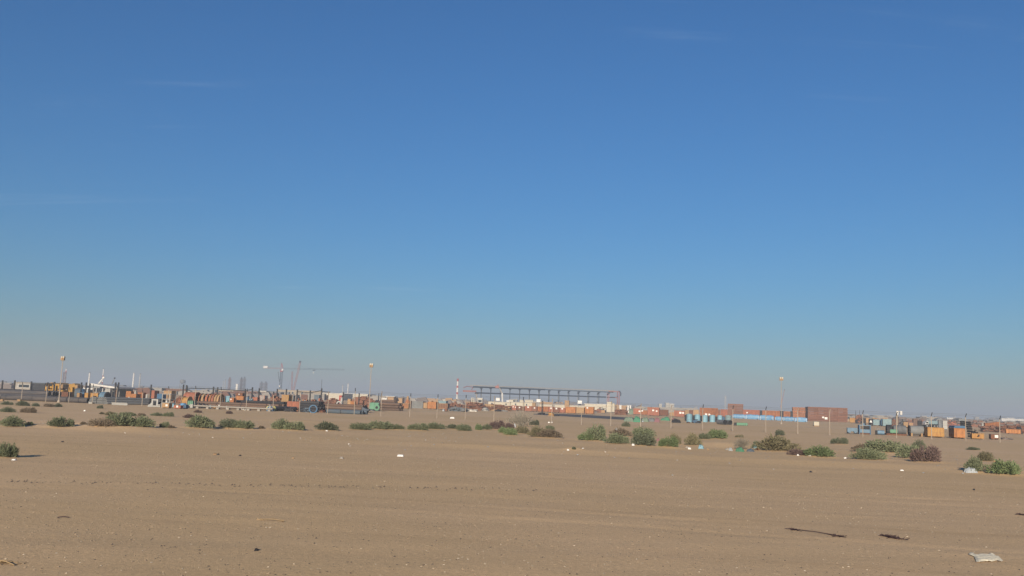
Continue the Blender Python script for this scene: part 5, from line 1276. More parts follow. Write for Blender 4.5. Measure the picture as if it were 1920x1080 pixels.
crate(801, 817.5, 753.5, 'orange2', 'bright orange crate with dark top corner, beside the tan box', d=206, ribs=4)
scrap(803, 816, 750.5, 'rust', 'rusty bits lying on the bright orange crate', d=212, seed=71, n=25)
crate(822, 839, 756.5, 'rust', 'low rusty crate behind the fence post after the bright orange crate', d=205, ribs=4, trim='tan')
crate(821, 836, 751.5, 'teal', 'pale blue sheeted box behind the low rusty crate', d=260, ribs=3)
scrap(836, 866, 753.5, 'brown', 'rust red scrap heap beside the striped chimney', d=215, seed=72, n=80, peak=.3)
scrap(864, 905, 754, 'brown', 'long rust brown scrap heap below the cream building', d=212, seed=73, n=110, peak=.25)
scrap(903, 958, 758, 'rust', 'long rust red scrap bank below the white cabins', d=225, seed=74, n=140, peak=.2, m2='tan', dep=.3)
scrap(838, 874, 762.5, 'scrapg', 'grey jumbled heap in front of the rust red scrap', yb=771.5, seed=75, n=110, peak=.3, m2='bluegrey')
scrap(873, 895, 767, 'lgrey', 'low pale jumble of sheets by the fence post', yb=771.5, seed=76, n=40, peak=.2, m2='white', dep=.4)
scrap(902, 916, 762.5, 'scrapg', 'small grey heap with a pale bit, below the cream building', yb=770.5, seed=78, n=50, m2='lgrey')
scrap(926, 939, 766.5, 'dark', 'small black heap on the sand before the scrap bank', yb=771.5, seed=79, n=36, m2='dark')
scrap(938, 951, 768, 'scrapg', 'thin grey scatter beside the small black heap', yb=771.5, seed=80, n=24, m2='grey')
heap(829, 833, 766.5, 'bagw', 'white sack lying before the low rusty crate', yb=771, seed=81, name='sack', cat='sack')
crate(834.5, 838, 765.5, 'brown', 'small dark brown box beside the white sack', yb=771.5, ribs=0)
cr_ = 'orange crates in the long row below the gantry'
for x0, x1, yt, yb, m, lab, tags in (
    (951, 958, 761, 769.5, 'rust', 'first small rusty crate of the row, with a white sheet', [(953.5, 6, 2)]),
    (959, 968, 760.5, 770, 'redorange', 'second crate of the row, reddish, with two white sheets', [(962, 7, 2.2), (966.5, 6.6, 2)]),
    (969, 976, 761, 770, 'brown', 'third crate of the row, brown with one white sheet', [(974, 6, 2.4)]),
    (977, 983, 762, 770.5, 'rust', 'fourth crate of the row, plain and dark', []),
    (984, 996.5, 761.5, 771.5, 'redorange', 'red orange crate of the row with a white sheet, just before the tan tower', [(990, 8, 3)]),
    (997, 1006.5, 762, 772, 'brown', 'brown crate of the row with a white sheet, under the tan crate tower', [(1002, 7, 2.6)]),
    (1008, 1017, 762.5, 772.5, 'orange', 'plain orange crate under the white board', []),
    (1017.6, 1027.5, 762.3, 772.8, 'orange', 'second plain orange crate beyond the white board', []),
    (1028.2, 1037, 762.8, 773.5, 'redorange', 'reddish crate with a white sheet before the dark brown one', [(1033, 8, 3)]),
    (1038, 1048, 764, 774.2, 'brown', 'dark brown crate with a white sheet in the middle of the row', [(1043, 8, 3)]),
    (1049, 1059, 765, 774.6, 'redorange', 'dull crate with a white sheet before the widest orange crate', [(1054, 8, 3)]),
    (1060, 1079, 763, 775.2, 'orange2', 'widest plain orange crate of the row', []),
    (1080.5, 1094.5, 764, 776, 'tan', 'pale tan crate between two wide orange ones', []),
    (1095.8, 1112.5, 763, 776.5, 'orange2', 'wide orange crate with a white sheet near its top, ending the row', [(1101, 11.5, 3)])):
    crate(x0, x1, yt, m, lab, yb=yb, ribs=max(2, int((x1 - x0) / 4)), tags=tags, group=cr_, dep=.8)
# tan low loader on the track
p, wd, h = spot(1027, 1038.5, 774, yb=780.3)
t = thing('pallet_load', 'low tan load on the grey track with dark bundles at each end', 'pallet', p)
part('sacks', MB().bevbox(-wd * .45, wd * .3, 0, 1.1, .15, h, .12).bevbox(wd * .1, wd * .5, 0, 1.1, .15, h * .6, .1), M['yellow'], t)
part('pallet', MB().box(-wd / 2, wd / 2, -.05, 1.15, 0, .148), M['tan'], t)
scrap(1007, 1021, 772.5, 'dark', 'dark bundle lying at the start of the grey track', yb=778, seed=83, n=36, m2='dark', peak=.4)
scrap(1039.5, 1048, 776.5, 'dark', 'dark low bundle beside the tan load on the track', yb=780.5, seed=84, n=20, m2='dark', peak=.4)
mast(1016.5, 1016.6, 752, 205, .25, 'dark', 'thin dark pole standing at the dark bundle on the track', name='pole', bays=8, r=.03)
crate(1127.5, 1133.8, 769, 'tan', 'small tan crate alone beyond the end of the crate row', yb=775, ribs=1)
scrap(1114, 1136, 762.5, 'scrapg', 'pale jumble behind the small tan crate', d=270, seed=85, n=40, m2='brown')
scrap(1151, 1176, 765.5, 'brown', 'low reddish heap beside the tall cream cabinet', d=235, seed=86, n=60, peak=.3, m2='rust')
crate(1176, 1183, 769.8, 'rust', 'small rusty box with a big white sheet beside the reddish heap', yb=776, ribs=0, tags=[(1179.5, 3.4, 4)])
heap(1178, 1190, 765.5, 'palegreen', 'dull green heap behind the small box with a white sheet', d=260, seed=87, name='sand_heap', cat='earth heap')
# ================================================================== RIGHT HALF OF THE YARD
gb = 'orange steel boxes with white sheets'
crate(1187.5, 1202, 766, 'redorange', 'red orange box with a pair of white sheets at its corner', yb=777.5, ribs=3, tags=[(1199, 6.5, 3.4)], group=gb)
crate(1202.5, 1213, 769.5, 'orange', 'low orange box with a pale patch, between two taller orange boxes', yb=778.5, ribs=2, tags=[(1204, 8, 2.8)], group=gb)
crate(1214, 1235.5, 764, 'redorange', 'largest red orange box, with two white sheets near the top', yb=780, ribs=5, tags=[(1224.5, 10.5, 3.6), (1231, 9.3, 3)], group=gb)
crate(1236.2, 1252, 768.5, 'rust', 'rusty low box behind the dull pink heap', yb=780, ribs=4, group=gb)
crate(1256, 1263.5, 773, 'tan', 'two tone tan drum box before the tagged orange box', yb=780.5, ribs=2, group=gb)
crate(1264, 1283, 770, 'redorange', 'red orange box with a bright pair of white sheets beside the blue drums', yb=782, ribs=4, tags=[(1275.5, 8, 4), (1280.5, 8, 3.4)], group=gb)
for x0, x1, yt, m, lab in ((1284, 1291, 768.5, 'tan', 'faint tan box behind the first blue drum'), (1292, 1299, 769, 'rust', 'faint rusty box behind the second blue drum'), (1300, 1310, 768.5, 'tan', 'faint tan and brown box just before the long orange container')):
    crate(x0, x1, yt, m, lab, d=300, ribs=1)
container(1312, 1345.5, 765, 'orange', 'long faded orange container with two white sheets behind the blue drums', d=262, tags=[(1324, 5.2, 4), (1330, 5, 3.4)])
crate(1346, 1350, 769, 'brown', 'thin brown box at the end of the long faded container', d=265, ribs=0)
container(1351, 1364, 767.5, 'redorange', 'short red orange container just before the brown plate stack', d=272)
container(1393.5, 1424, 768.5, 'redorange', 'red orange container with a white sheet behind the blue bundles', d=292, tags=[(1401, 9.5, 2.6)])
container(1429.5, 1462.5, 770, 'orange', 'long plain orange container behind the middle blue bundle', d=292)
container(1469.5, 1481.5, 771.5, 'orange', 'short orange container behind the floodlight pole', d=290)
for x0, x1, lab in ((1424.6, 1429, 'dark box added to fill the shaded gap between two orange containers'), (1463, 1469, 'dark box added for the shade between the long and the short orange container'), (1482, 1486.5, 'dark box added for the shaded side of the middle stack of panels')):
    crate(x0, x1, 769.5 + (x0 - 1424) * .03, 'dark', lab, d=291, ribs=1)  # dark boxes stand in for shaded gaps and a stack's unlit side
# tall stacks of rusty panels: each course a part
def plate_stack(x0, x1, yt, yb, m, lab, courses, dep):
    p, wd, h = spot(x0, x1, yt, yb); t = thing('panel_stack', lab, 'panel stack', p, YAW, 'tall stacks of rusty panels')
    ch = h / courses
    for c in range(courses):
        j = random.uniform(-.05, .05); n = max(2, int(round(wd / 2.6))); s = wd / n
        for i in range(n):
            xa = -wd / 2 + i * s + j; y_ = random.uniform(0, .09)
            o = part('panel', MB().box(xa + .015, xa + s - .015, y_, dep + y_, c * ch + .05, (c + 1) * ch - .006).box(xa + .1, xa + .28, y_ + .01, dep + y_ - .01, c * ch, c * ch + .048).box(xa + s - .28, xa + s - .1, y_ + .01, dep + y_ - .01, c * ch, c * ch + .048), M[m], t)
    return t
plate_stack(1364.6, 1393, 757.5, 782, 'brown', 'tall square stack of brown panels behind the blue drums', 8, 4)
plate_stack(1486.8, 1511.5, 764, 786, 'orange', 'middle stack of orange brown panels beside the widest stack', 7, 4)
o = plate_stack(1516.5, 1587.5, 764, 790.5, 'brown', 'widest stack of rusty brown panels, with a white sheet on its face', 9, 9)
p, wd, h = spot(1516.5, 1587.5, 764, 790.5); k = depth_px(p); tagsheets(o, [(1549 - 1552, 6, 5), (1543.8 - 1552, 7.5, 3.4)], p, k, -.01)
# blue wrapped bundles
gw = 'blue wrapped bundles in a long row'
def bundle(x0, x1, yt, yb, lab, seed):
    p, wd, h = spot(x0, x1, yt, yb); r = np.random.default_rng(seed); nx_ = max(8, int(wd / .35)); prof = [(0, 0), (-.06, .3), (-.03, .75), (.15, .97), (.6, 1.0), (1.2, .97), (1.5, .7), (1.5, 0)]
    vs = []; fs = []; m_ = len(prof)
    for i in range(nx_ + 1):
        u = i / nx_; e = 1 - .12 * (abs(2 * u - 1) ** 8); w_ = r.uniform(.93, 1.05); q = r.uniform(-.04, .04)
        vs += [(-wd / 2 + wd * u, y + q, z * h * e * w_) for y, z in prof]
    for i in range(nx_): fs += [(i * m_ + j, (i + 1) * m_ + j, (i + 1) * m_ + j + 1, i * m_ + j + 1) for j in range(m_ - 1)]
    fs += [tuple(range(m_))[::-1], tuple(nx_ * m_ + j for j in range(m_))]
    t = thing('wrapped_bundle', lab, 'wrapped bundle', p, YAW, gw)
    part('blue_sheet', MB().add(vs, fs), M['blue'], t)
    for u in np.linspace(-.42, .42, max(2, int(wd / 2.2))): part('strap', MB().box(u * wd - .03, u * wd + .03, -.1, -.068, h * .02, h * .8), M['white'], t)
    for u in (-.35, .35): part('bearer', MB().box(u * wd - .15, u * wd + .15, -.16, 1.4, 0, .12), M['dark'], t)
for i, (x0, x1, yt, yb, lab) in enumerate(((1373, 1397, 777, 784.5, 'first blue wrapped bundle, under the tall square brown stack'), (1397.5, 1424, 777.5, 786, 'second blue wrapped bundle, behind the row of green drums'),
        (1424.3, 1450.5, 778.8, 787.6, 'third blue wrapped bundle, beside a dark gap'), (1453.5, 1468, 781, 788.6, 'fourth blue wrapped bundle, after a dark gap'), (1468.5, 1490, 781.5, 789.7, 'fifth blue wrapped bundle, behind the floodlight pole'), (1490.4, 1513, 782.5, 791, 'last blue wrapped bundle, at the foot of the orange brown stack'))):
    bundle(x0, x1, yt, yb, lab, 100 + i)
# blue drums; the dark ones added between stand in for their shaded sides
gdm = 'blue drums standing in a row'
for i, (x0, x1, yt, yb, m, lab) in enumerate(((1286.5, 1298, 776.5, 791.5, 'blue2', 'first and tallest blue drum of the row'), (1302, 1313, 777.5, 791.5, 'blue2', 'second blue drum, with black scrap at its foot'), (1316, 1327, 778.5, 791.5, 'blue2', 'third blue drum of the row, plain'),
        (1330, 1341, 778.5, 791.5, 'blue2', 'fourth blue drum of the row, before the grey pipe'), (1345, 1354.5, 779, 791, 'blue2', 'fifth blue drum, half behind the open grey pipes'), (1359.5, 1371.5, 779, 790, 'teal', 'last drum of the row, pale teal, behind the black pipe ends'))):
    drum(x0, x1, yt, m, lab, yb=yb, group=gdm, band=m)
for x0, x1, yt, lab in ((1283.5, 1288.5, 778, 'dark cylinder added for the shaded side of the first blue drum'), (1298, 1302.5, 779, 'dark cylinder added for the shade between the first and second blue drums'), (1312, 1316.5, 780, 'dark cylinder added for the shade between the second and third blue drums'), (1326.5, 1330.5, 780.5, 'dark cylinder added for the shade between the third and fourth blue drums'), (1341, 1345, 781, 'dark cylinder added for the shade between the fourth and fifth blue drums'), (1354.5, 1359, 781, 'dark cylinder added for the shaded side of the pale teal drum')):
    drum(x0, x1, yt, 'bluem' if x0 > 1350 else 'dark', lab, d=172, group='dark cylinders added as shade between the blue drums')
scrap(1297, 1314, 785, 'dark', 'black scrap heap at the foot of the second blue drum', yb=793.5, seed=110, n=60, m2='bluem')
scrap(1287, 1293.5, 789.5, 'dark', 'small black bit at the foot of the first blue drum', yb=793.5, seed=111, n=20, m2='rust')
scrap(1258, 1276, 784, 'dark', 'black scrap with a pinkish bit before the tagged orange box', yb=793, seed=112, n=60, m2='dark')
heap(1260.5, 1265.5, 783, 'pink', 'small pinkish cloth on the black scrap', yb=789, seed=113, name='cloth_heap', cat='cloth')
for x0, x1, yt, yb, lab in ((1355, 1364, 787.5, 796.5, 'first of two black mouthed grey pipes beside the green drums'), (1365, 1373.5, 788, 796.5, 'second of two black mouthed grey pipes beside the green drums')):
    p, wd, h = spot(x0, x1, yt, yb); r = h / 2
    t = thing('pipe_section', lab, 'pipe section', p, YAW + R(90) + R(24), 'grey pipes with black mouths')
    part('tube', MB().pipe((0, 0, r), (2.6, 0, r), r, r * .93, 20), M['scrapg'], t)
    part('liner', MB().tube((.12, 0, r), (.2, 0, r), r * .925, 18), M['black'], t)
    part('rim', MB().pipe((-.06, 0, r), (-.002, 0, r), r * 1.05, r * .86, 20), M['dark'], t)
crate(1376.5, 1381, 792.5, 'dark', 'small dark box at the start of the green drums', yb=798, ribs=0)
for i in range(5):
    xc = 1383 + i * 4.1
    p, wd, h = spot(xc - 2, xc + 2, 792.2 + i * .15, 797.6 + i * .17); r = h / 2
    t = thing('green_drum', ('first', 'second', 'third', 'fourth', 'last')[i] + ' small pale green drum lying in the short row by the black mouthed pipes', 'drum', p, YAW + R(90), 'small green drums lying in a row')
    part('shell', MB().tube((0, 0, r), (.8, 0, r), r * .94, 14), M['mint'], t)
    part('end_rim', MB().pipe((-.03, 0, r), (.04, 0, r), r, r * .84, 14), M['green'], t)
    part('cradle', MB().box(.05, .75, -r, r, 0, r * .3), M['dark'], t)
# tarpaulin heaps
heap(1169, 1188, 781, 'palegreen', 'grey green sheeted heap with dark feet at the end of the grey track', yb=790.5, seed=201)
heap(1187, 1202, 780, 'green', 'bright green sheeted heap beside the grey green one', yb=791.5, seed=202)
heap(1202, 1216.5, 781.5, 'palegreen', 'pale green sheeted heap with a white sack at its foot', yb=791, seed=203)
heap(1214, 1228, 783.5, 'scrapg', 'low grey sheeted heap beside the dull pink one', yb=790.5, seed=204)
heap(1226.5, 1237, 782.5, 'pink', 'dull pink sheeted heap behind the fence', yb=791.8, seed=205)
heap(1238, 1256, 781.5, 'green', 'flat green sheeted heap before the rusty low box', yb=788.5, seed=206)
heap(1203.5, 1206.5, 788, 'bagw', 'white sack at the foot of the pale green heap', yb=791.5, seed=207, name='sack', cat='sack')
# lone cream box
p, wd, h = spot(1526.3, 1536, 790.8, 799.3)
t = thing('cream_box', 'cream cube shaped tank standing alone on the sand', 'tank', p, YAW * .5)
part('shell', MB().bevbox(-wd / 2, wd / 2, 0, wd, .1, h, .06), M['cream'], t); part('pallet', MB().box(-wd * .48, wd * .48, .02, wd * .98, 0, .098), M['tan'], t); part('lid', MB().lathe([(.16, h), (.16, h + .06), (.02, h + .08)], 10, (0, wd / 2, 0)), M['grey'], t)
# scrap beyond the widest stack
crate(1594, 1604.5, 783.5, 'yellow', 'long yellow beam frame beside the widest rusty stack', d=250, ribs=3, dep=.4)
scrap(1588, 1597, 784, 'concrete', 'pale rubble at the corner of the widest rusty stack', d=300, seed=120, n=26, m2='tan')
scrap(1604, 1618, 776.5, 'brown', 'tall purplish scrap tower with thin poles', d=240, seed=121, n=90, peak=.1, m2='dark', dep=.5)
crate(1620, 1623.5, 784.5, 'dark', 'narrow dark upright box behind the fence post', d=205, ribs=0)
crate(1624, 1629.5, 784, 'tan', 'faint tan frame box with a yellow top edge', d=255, ribs=1, trim='yellow')
crate(1630, 1637, 786, 'dark', 'dark box with a white triangular plate', d=200, ribs=1)
p, wd, h = spot(1630.6, 1635.2, 788.2, None, 199); kk = depth_px(p)
solo('warning_plate', MB().prism([(-wd / 2, h - 4 * kk), (wd / 2, h - 4 * kk), (wd * .15, h), (-wd * .15, h)], -.1, -.06), M['tagw'], 'white triangular plate on the front of a dark box', 'plate', p)
crate(1637.5, 1652, 786.8, 'teal', 'first pale teal sheeted crate', d=208, ribs=2, dep=.8)
crate(1652.5, 1655.8, 785, 'bluem', 'dark blue narrow box between two pale teal crates', d=206, ribs=0)
crate(1656, 1671, 786, 'teal', 'second pale teal sheeted crate, taller, beside a brown pile', d=200, ribs=2, dep=.8)
scrap(1637, 1671, 782.5, 'tan', 'thin rusty orange line of scrap behind the pale teal crates', d=270, seed=122, n=60, m2='orange', peak=.1)
scrap(1671, 1686, 783.5, 'brownpipe', 'dull brown pile behind the twin lamp post', d=215, seed=123, n=60, m2='brown', peak=.2)
scrap(1686, 1697, 785, 'scrapg', 'dull grey pile beside the twin lamp post', d=225, seed=124, n=44, m2='darkpipe', peak=.2)
# front row behind the fence
gm = 'machines standing along the fence'
def machine(x0, x1, yt, yb, m, lab, style=0, seed=0):
    p, wd, h = spot(x0, x1, yt, yb); D = max(.8, wd * .7)
    t = thing('steel_machine', lab, 'machine', p, YAW, gm)
    if style == 0:      # saddle shaped box with an arch between two feet
        part('body', MB().prism([(-wd / 2, h * .3), (-wd / 2, h), (wd / 2, h), (wd / 2, h * .3), (wd * .25, h * .12), (wd * .12, h * .42), (-wd * .12, h * .42), (-wd * .25, h * .12)], 0, D), M[m], t)
        for sx in (-1, 1): part('foot', MB().box(sx * wd * .38 - wd * .1, sx * wd * .38 + wd * .1, .02, D - .02, 0, h * .26), M['dark'], t)
    elif style == 1:    # framed unit: posts, dark engine bay, lower panel, raised stack
        for sx in (-1, 1):
            for y in (0, D): part('post', MB().box(sx * wd * .47 - .06, sx * wd * .47 + .06, y - .06, y + .06, 0, h * .78), M['bluem'], t)
        part('panel', MB().bevbox(-wd * .43, wd * .45, .02, D - .05, h * .12, h * .46, .04), M[m], t)
        part('engine', MB().bevbox(-wd * .2, wd * .42, .1, D - .1, h * .462, h * .74, .05), M['dark'], t)
        part('roof', MB().box(-wd * .5, wd * .5, -.08, D + .08, h * .782, h * .84), M[m], t)
        part('intake', MB().tube((-wd * .1, D * .4, h * .842), (-wd * .1, D * .4, h), wd * .13, 10), M['bluedull'], t)
        part('skid', MB().box(-wd / 2, wd / 2, 0, D, .02, h * .1), M['rust'], t)
    elif style == 2:    # small tank on a skid with a dark side pump
        part('tank', MB().tube((-wd * .3, D * .4, h * .45), (wd * .48, D * .4, h * .45), h * .4, 14), M[m], t)
        part('pump', MB().bevbox(-wd * .5, -wd * .31, .0, D * .8, 0, h * .8, .04), M['dark'], t)
        part('skid', MB().box(-wd * .3, wd * .48, 0, D * .8, 0, h * .12), M['dark'], t)
        part('pipework', MB().poly([(-wd * .4, .1, h * .8), (-wd * .4, .1, h * 1.15), (-wd * .1, .1, h * 1.15), (-wd * .1, .1, h * .8)], .05, 6), M['grey'], t)
    return t
machine(1589.5, 1607.5, 802.5, 813.5, 'bluedull', 'blue saddle shaped box with an arch beneath it', 0)
machine(1611.5, 1632, 794, 814.5, 'bluedull', 'blue framed machine with a dark engine and a raised intake', 1)
machine(1643, 1658.5, 805.5, 815.5, 'bluedull', 'small blue tank with a dark pump at one end', 2)
p, wd, h = spot(1661.5, 1700, 797, 816.5); 
t = thing('steel_vessel', 'dark grey vessel on its side with a green box before it', 'vessel', p, YAW, gm)
part('shell', MB().tube((-wd * .1, .8, h * .55), (wd * .48, .8, h * .55), h * .42, 16).lathe([(h * .1, 0), (h * .1, .2)], 10, (wd * .2, .8, h * .95)), M['scrapg'], t)
part('reel', MB().pipe((-wd * .42, .6, h * .5), (-wd * .18, .6, h * .5), h * .5, h * .2, 18), M['dark'], t)
part('green_box', MB().bevbox(-wd * .3, wd * .06, -.15, .35, h * .22, h * .56, .05), M['mint'], t)
part('skid', MB().box(-wd * .45, wd * .48, .0, 1.5, 0, h * .16), M['rust'], t)
p, wd, h = spot(1706, 1733, 798.5, 818.5)
t = thing('steel_vessel', 'grey tank with a dark domed end beside the ochre crate', 'vessel', p, YAW, gm)
part('shell', MB().tube((-wd * .36, .9, h * .56), (wd * .5, .9, h * .56), h * .44, 18), M['grey'], t)
part('end_cap', MB().pipe((-wd * .46, .9, h * .54), (-wd * .362, .9, h * .54), h * .47, h * .1, 18), M['dark'], t)
for sx in (-.3, .35): part('saddle', MB().box(sx * wd - .1, sx * wd + .1, .3, 1.5, 0, h * .3), M['tan'], t)
crate(1741, 1769, 802, 'yellow', 'biggest ochre crate, rust streaked, standing behind the fence', yb=820.5, ribs=4, dep=1.7, group=gm)
t = crate(1790.5, 1810, 803.5, 'orange2', 'orange box with a blue sheet over its top', yb=822.5, ribs=3, dep=2.2, group=gm)
p, wd, h = spot(1790.5, 1810, 803.5, 822.5)
part('blue_cover', MB().prism([(-wd / 2 - .06, h + .03), (wd / 2 + .06, h + .03), (wd / 2 - .1, h + .32), (-wd / 2 + .05, h + .30)], -.06, wd * 2.2), M['bluem'], t)
def pillar(pts, lab, d, r):
    x, y = pts[0]; p = at(x, row(x, d), d)
    t = thing('rubber_hose_stack', lab, 'stack of tyres', (p[0], p[1], 0), YAW, 'dark tyre stacks')
    Pz = [at(a, b, d) - np.array([p[0], p[1], 0]) for a, b in pts]
    n = 7
    for i in range(n):
        f = i / (n - 1) * (len(Pz) - 1); j = min(int(f), len(Pz) - 2); c = Pz[j] + (Pz[j + 1] - Pz[j]) * (f - j)
        hh = (Pz[-1][2] - Pz[0][2]) / n * .48
        part('tyre', MB().lathe([(r * .8, -hh), (r, -hh * .5), (r, hh * .5), (r * .8, hh)], 14, (c[0], c[1], c[2])), M['black'], t)
pillar([(1805, 812), (1805, 800), (1804.5, 790.5)], 'upright dark tyre stack behind the blue covered orange box', 128, .33)
pillar([(1820, 818), (1818, 804), (1815, 792)], 'leaning dark tyre stack between the orange and the yellow box', 112, .34)
crate(1824, 1844, 813, 'yellow', 'low yellow box with a black bundle on top', yb=823.8, ribs=6, dep=.6, group=gm)
scrap(1824, 1836.5, 804, 'dark', 'black bundle behind the low yellow box', d=108, seed=132, n=40, m2='black', peak=.5)
t = crate(1859, 1872, 814.5, 'rust', 'rusty box with one big white sheet, last along the fence', yb=824.5, ribs=0, dep=1.0, group=gm, tags=[(1868.2, 6.2, 6)])
# behind them
crate(1695, 1702.5, 791.5, 'tan', 'first pale tan box beyond the dark grey vessel', d=190, ribs=1)
crate(1705, 1712, 792.5, 'tan', 'second pinkish tan box beyond the dark grey vessel', d=186, ribs=1, trim='pink')
crate(1722, 1728.5, 788.5, 'dark', 'dark square box hanging over the grey tank', d=195, ribs=0)
crate(1713, 1721, 785, 'brownpipe', 'tall brown box beyond the grey tank', d=230, ribs=1)
scrap(1690, 1735, 784.2, 'mud', 'hazy brown line of scrap beyond the tanks', d=300, seed=140, n=90, m2='brown', peak=.1)
p, wd, h = spot(1736, 1761, 789, None, 205)
t = thing('tanker_truck', 'pale parked lorry beyond the ochre crate', 'truck', p, YAW * .4)
part('box_body', MB().bevbox(-wd * .26, wd * .5, 0, 2.0, .8, h, .1), M['teal'], t)
part('cab', MB().prism([(-wd * .5, .6), (-wd * .28, .6), (-wd * .28, h * .95), (-wd * .42, h * .95), (-wd * .5, h * .6)], .05, 1.95), M['white'], t)
part('cab_window', MB().box(-wd * .45, -wd * .31, .0, .048, h * .58, h * .85), M['glass'], t)
part('chassis', MB().box(-wd * .48, wd * .5, .3, 1.7, .5, .78), M['dark'], t)
wheels(t, [-wd * .38, wd * .15, wd * .36], .42, .0, 2.0)
crate(1768.5, 1776, 789, 'lgrey', 'pale upright cabinet behind the shaded side of the blue covered orange box', d=180, ribs=1)
crate(1760.5, 1767.5, 787.5, 'scrapg', 'dull grey box between the pale lorry and the pale cabinet', d=190, ribs=1)
scrap(1776, 1802, 786.5, 'mud', 'hazy reddish pile beyond the blue covered box', d=260, seed=141, n=60, m2='redorange', peak=.2)
scrap(1820, 1850, 788, 'mud', 'hazy brown pile beyond the low yellow box', d=260, seed=142, n=70, m2='brown', peak=.3)
heap(1840, 1849, 792.5, 'lgrey', 'small pale heap before the slanted orange stack', d=190, seed=143, name='rubble_heap', cat='rubble heap')
p, wd, h = spot(1849, 1874, 790.5, None, 180)
t = thing('beam_stack', 'slanted stack of orange steel beams behind the last fence post', 'beam stack', p, YAW)
for i in range(5): part('beam', MB().prism([(-wd / 2, .75 + i * .17), (wd / 2, 1.15 + i * .17), (wd / 2, 1.29 + i * .17), (-wd / 2, .89 + i * .17)], i * .1, 1.2), M['orange'], t)
part('bearer', MB().prism([(-wd * .45, 0), (wd * .45, 0), (wd * .45, 1.1), (-wd * .45, .74)], .3, 1.0), M['dark'], t)
scrap(1843, 1876, 797.5, 'brown', 'dark brown flat scrap under the slanted orange beams', d=172, seed=144, n=80, peak=.1, long=1.5, m2='brownpipe')
scrap(1873, 1925, 797, 'rust', 'long flat bank of rusty steel at the far end of the yard', d=170, seed=145, n=120, peak=.1, long=1.2, dep=.3)
crate(1888, 1913, 805, 'orange2', 'long low yellow orange beam at the far end of the yard', d=158, ribs=4, dep=.25)
scrap(1869, 1925, 790.5, 'mud', 'hazy grey brown bank behind the rusty steel at the far end', d=260, seed=146, n=80, peak=.1, m2='brown', dep=.3)
p, wd, h = spot(1908, 1917, 799, None, 160)
heap(1907.5, 1917.5, 799, 'dark', 'small dark heap on the rusty bank at the far end', d=160, seed=147, name='tarp_heap')
scrap(1880, 1900, 820.5, 'mud', 'thin line of dirt clods beyond the last fence post', yb=824.5, seed=148, n=30, m2='mud', peak=.1)

# hazy low clutter that closes the horizon behind the yard
def clutter(x0, x1, d, hmin, hmax, n, lab, seed, ms):
    r = np.random.default_rng(seed)
    for m in ms:
        mb = MB()
        for _ in range(n // len(ms)):
            px = r.uniform(x0, x1); dd = d * r.uniform(.9, 1.15); q = at(px, row(px, dd), dd); w_ = r.uniform(1.5, 6); h = r.uniform(hmin, hmax)
            if r.uniform() < .5: mb.box(q[0] - w_, q[0] + w_, q[1], q[1] + 4, 0, h)
            else: mb.prism([(q[0] - w_, 0), (q[0] + w_, 0), (q[0] + w_ * .5, h), (q[0] - w_ * .3, h * .8)], q[1], q[1] + 3)
        o = part('distant_clutter', mb, M[m], None, stuff=True, label=lab + ' in ' + {'mud': 'dull brown', 'grey': 'grey', 'rust': 'rust red', 'concrete': 'pale sand colour', 'cream': 'cream', 'tan': 'tan'}[m]); o['category'] = 'yard clutter'
clutter(-30, 600, 420, 1.1, 2.7, 190, 'hazy low stores and heaps closing off the yard', 301, ['mud', 'concrete', 'rust'])
clutter(600, 1200, 480, 1.4, 3.2, 120, 'hazy low stores and heaps beyond the scrap', 302, ['mud', 'concrete', 'tan'])
clutter(1180, 1950, 420, 1.2, 2.5, 140, 'hazy low stores and heaps beyond the containers', 303, ['mud', 'grey', 'concrete'])
clutter(-30, 1950, 1200, 2.0, 5.0, 120, 'hazy far buildings along the horizon', 304, ['mud', 'concrete'])

# ================================================================== LITTER ON THE SAND
def bit(x0, x1, yt, yb, m, lab, seed, name='litter', cat='litter', flat=.5, rough=.6):
    p, wd, h = spot(x0, x1, yt, yb); r = np.random.default_rng(seed); nx_, ny_ = 12, 6; D = max(.12, wd * .6)
    vs, fs = [], []
    for j in range(ny_):
        for i in range(nx_):
            u = -1 + 2 * i / (nx_ - 1); v = -1 + 2 * j / (ny_ - 1)
            e = max(0, 1 - abs(u) ** 2.5) * max(0, 1 - abs(v) ** 3)
            vs.append((u * wd / 2 * r.uniform(.85, 1.05), D / 2 + v * D / 2 * r.uniform(.85, 1.1), -.01 + h * e ** flat * r.uniform(1 - rough, 1.05)))
    fs = [(j * nx_ + i, j * nx_ + i + 1, (j + 1) * nx_ + i + 1, (j + 1) * nx_ + i) for j in range(ny_ - 1) for i in range(nx_ - 1)]
    return solo(name, MB().add(vs, fs), M[m], lab, cat, p, random.uniform(-.3, .3), None)
bit(1811, 1836, 875.5, 887, 'bagw', 'white plastic bag lying before a green shrub, casting a shadow', 401, 'plastic_bag', 'plastic bag')
bit(743.5, 757, 852.3, 856.3, 'tagw', 'flat white slab lying alone on the graded dirt', 402, 'white_slab', flat=.1, rough=.05)
bit(20, 28, 860.3, 863.2, 'tagw', 'small white scrap in front of the lone grey green shrub', 403, flat=.2, rough=.1)
bit(399, 406.5, 849, 853, 'tan', 'pale clod beside a dark one on the graded dirt', 404, 'clod', 'clod')
bit(406, 411, 849.5, 853, 'dark', 'dark clod beside a pale one on the graded dirt', 405, 'clod', 'clod')
bit(446.5, 451, 851.5, 855, 'dark', 'dark small stone beyond the pair of clods', 406, 'stone', 'stone')
bit(113, 118, 826.3, 829, 'dark', 'small dark stone on the dirt past the lone shrub', 407, 'stone', 'stone')
bit(475, 484, 1027, 1034, 'dark', 'dark clod low on the graded dirt, casting a tiny shadow', 408, 'clod', 'clod')
bit(547, 552, 856.5, 860, 'tan', 'tiny pale scrap on the dirt below the peaked shrub', 409)
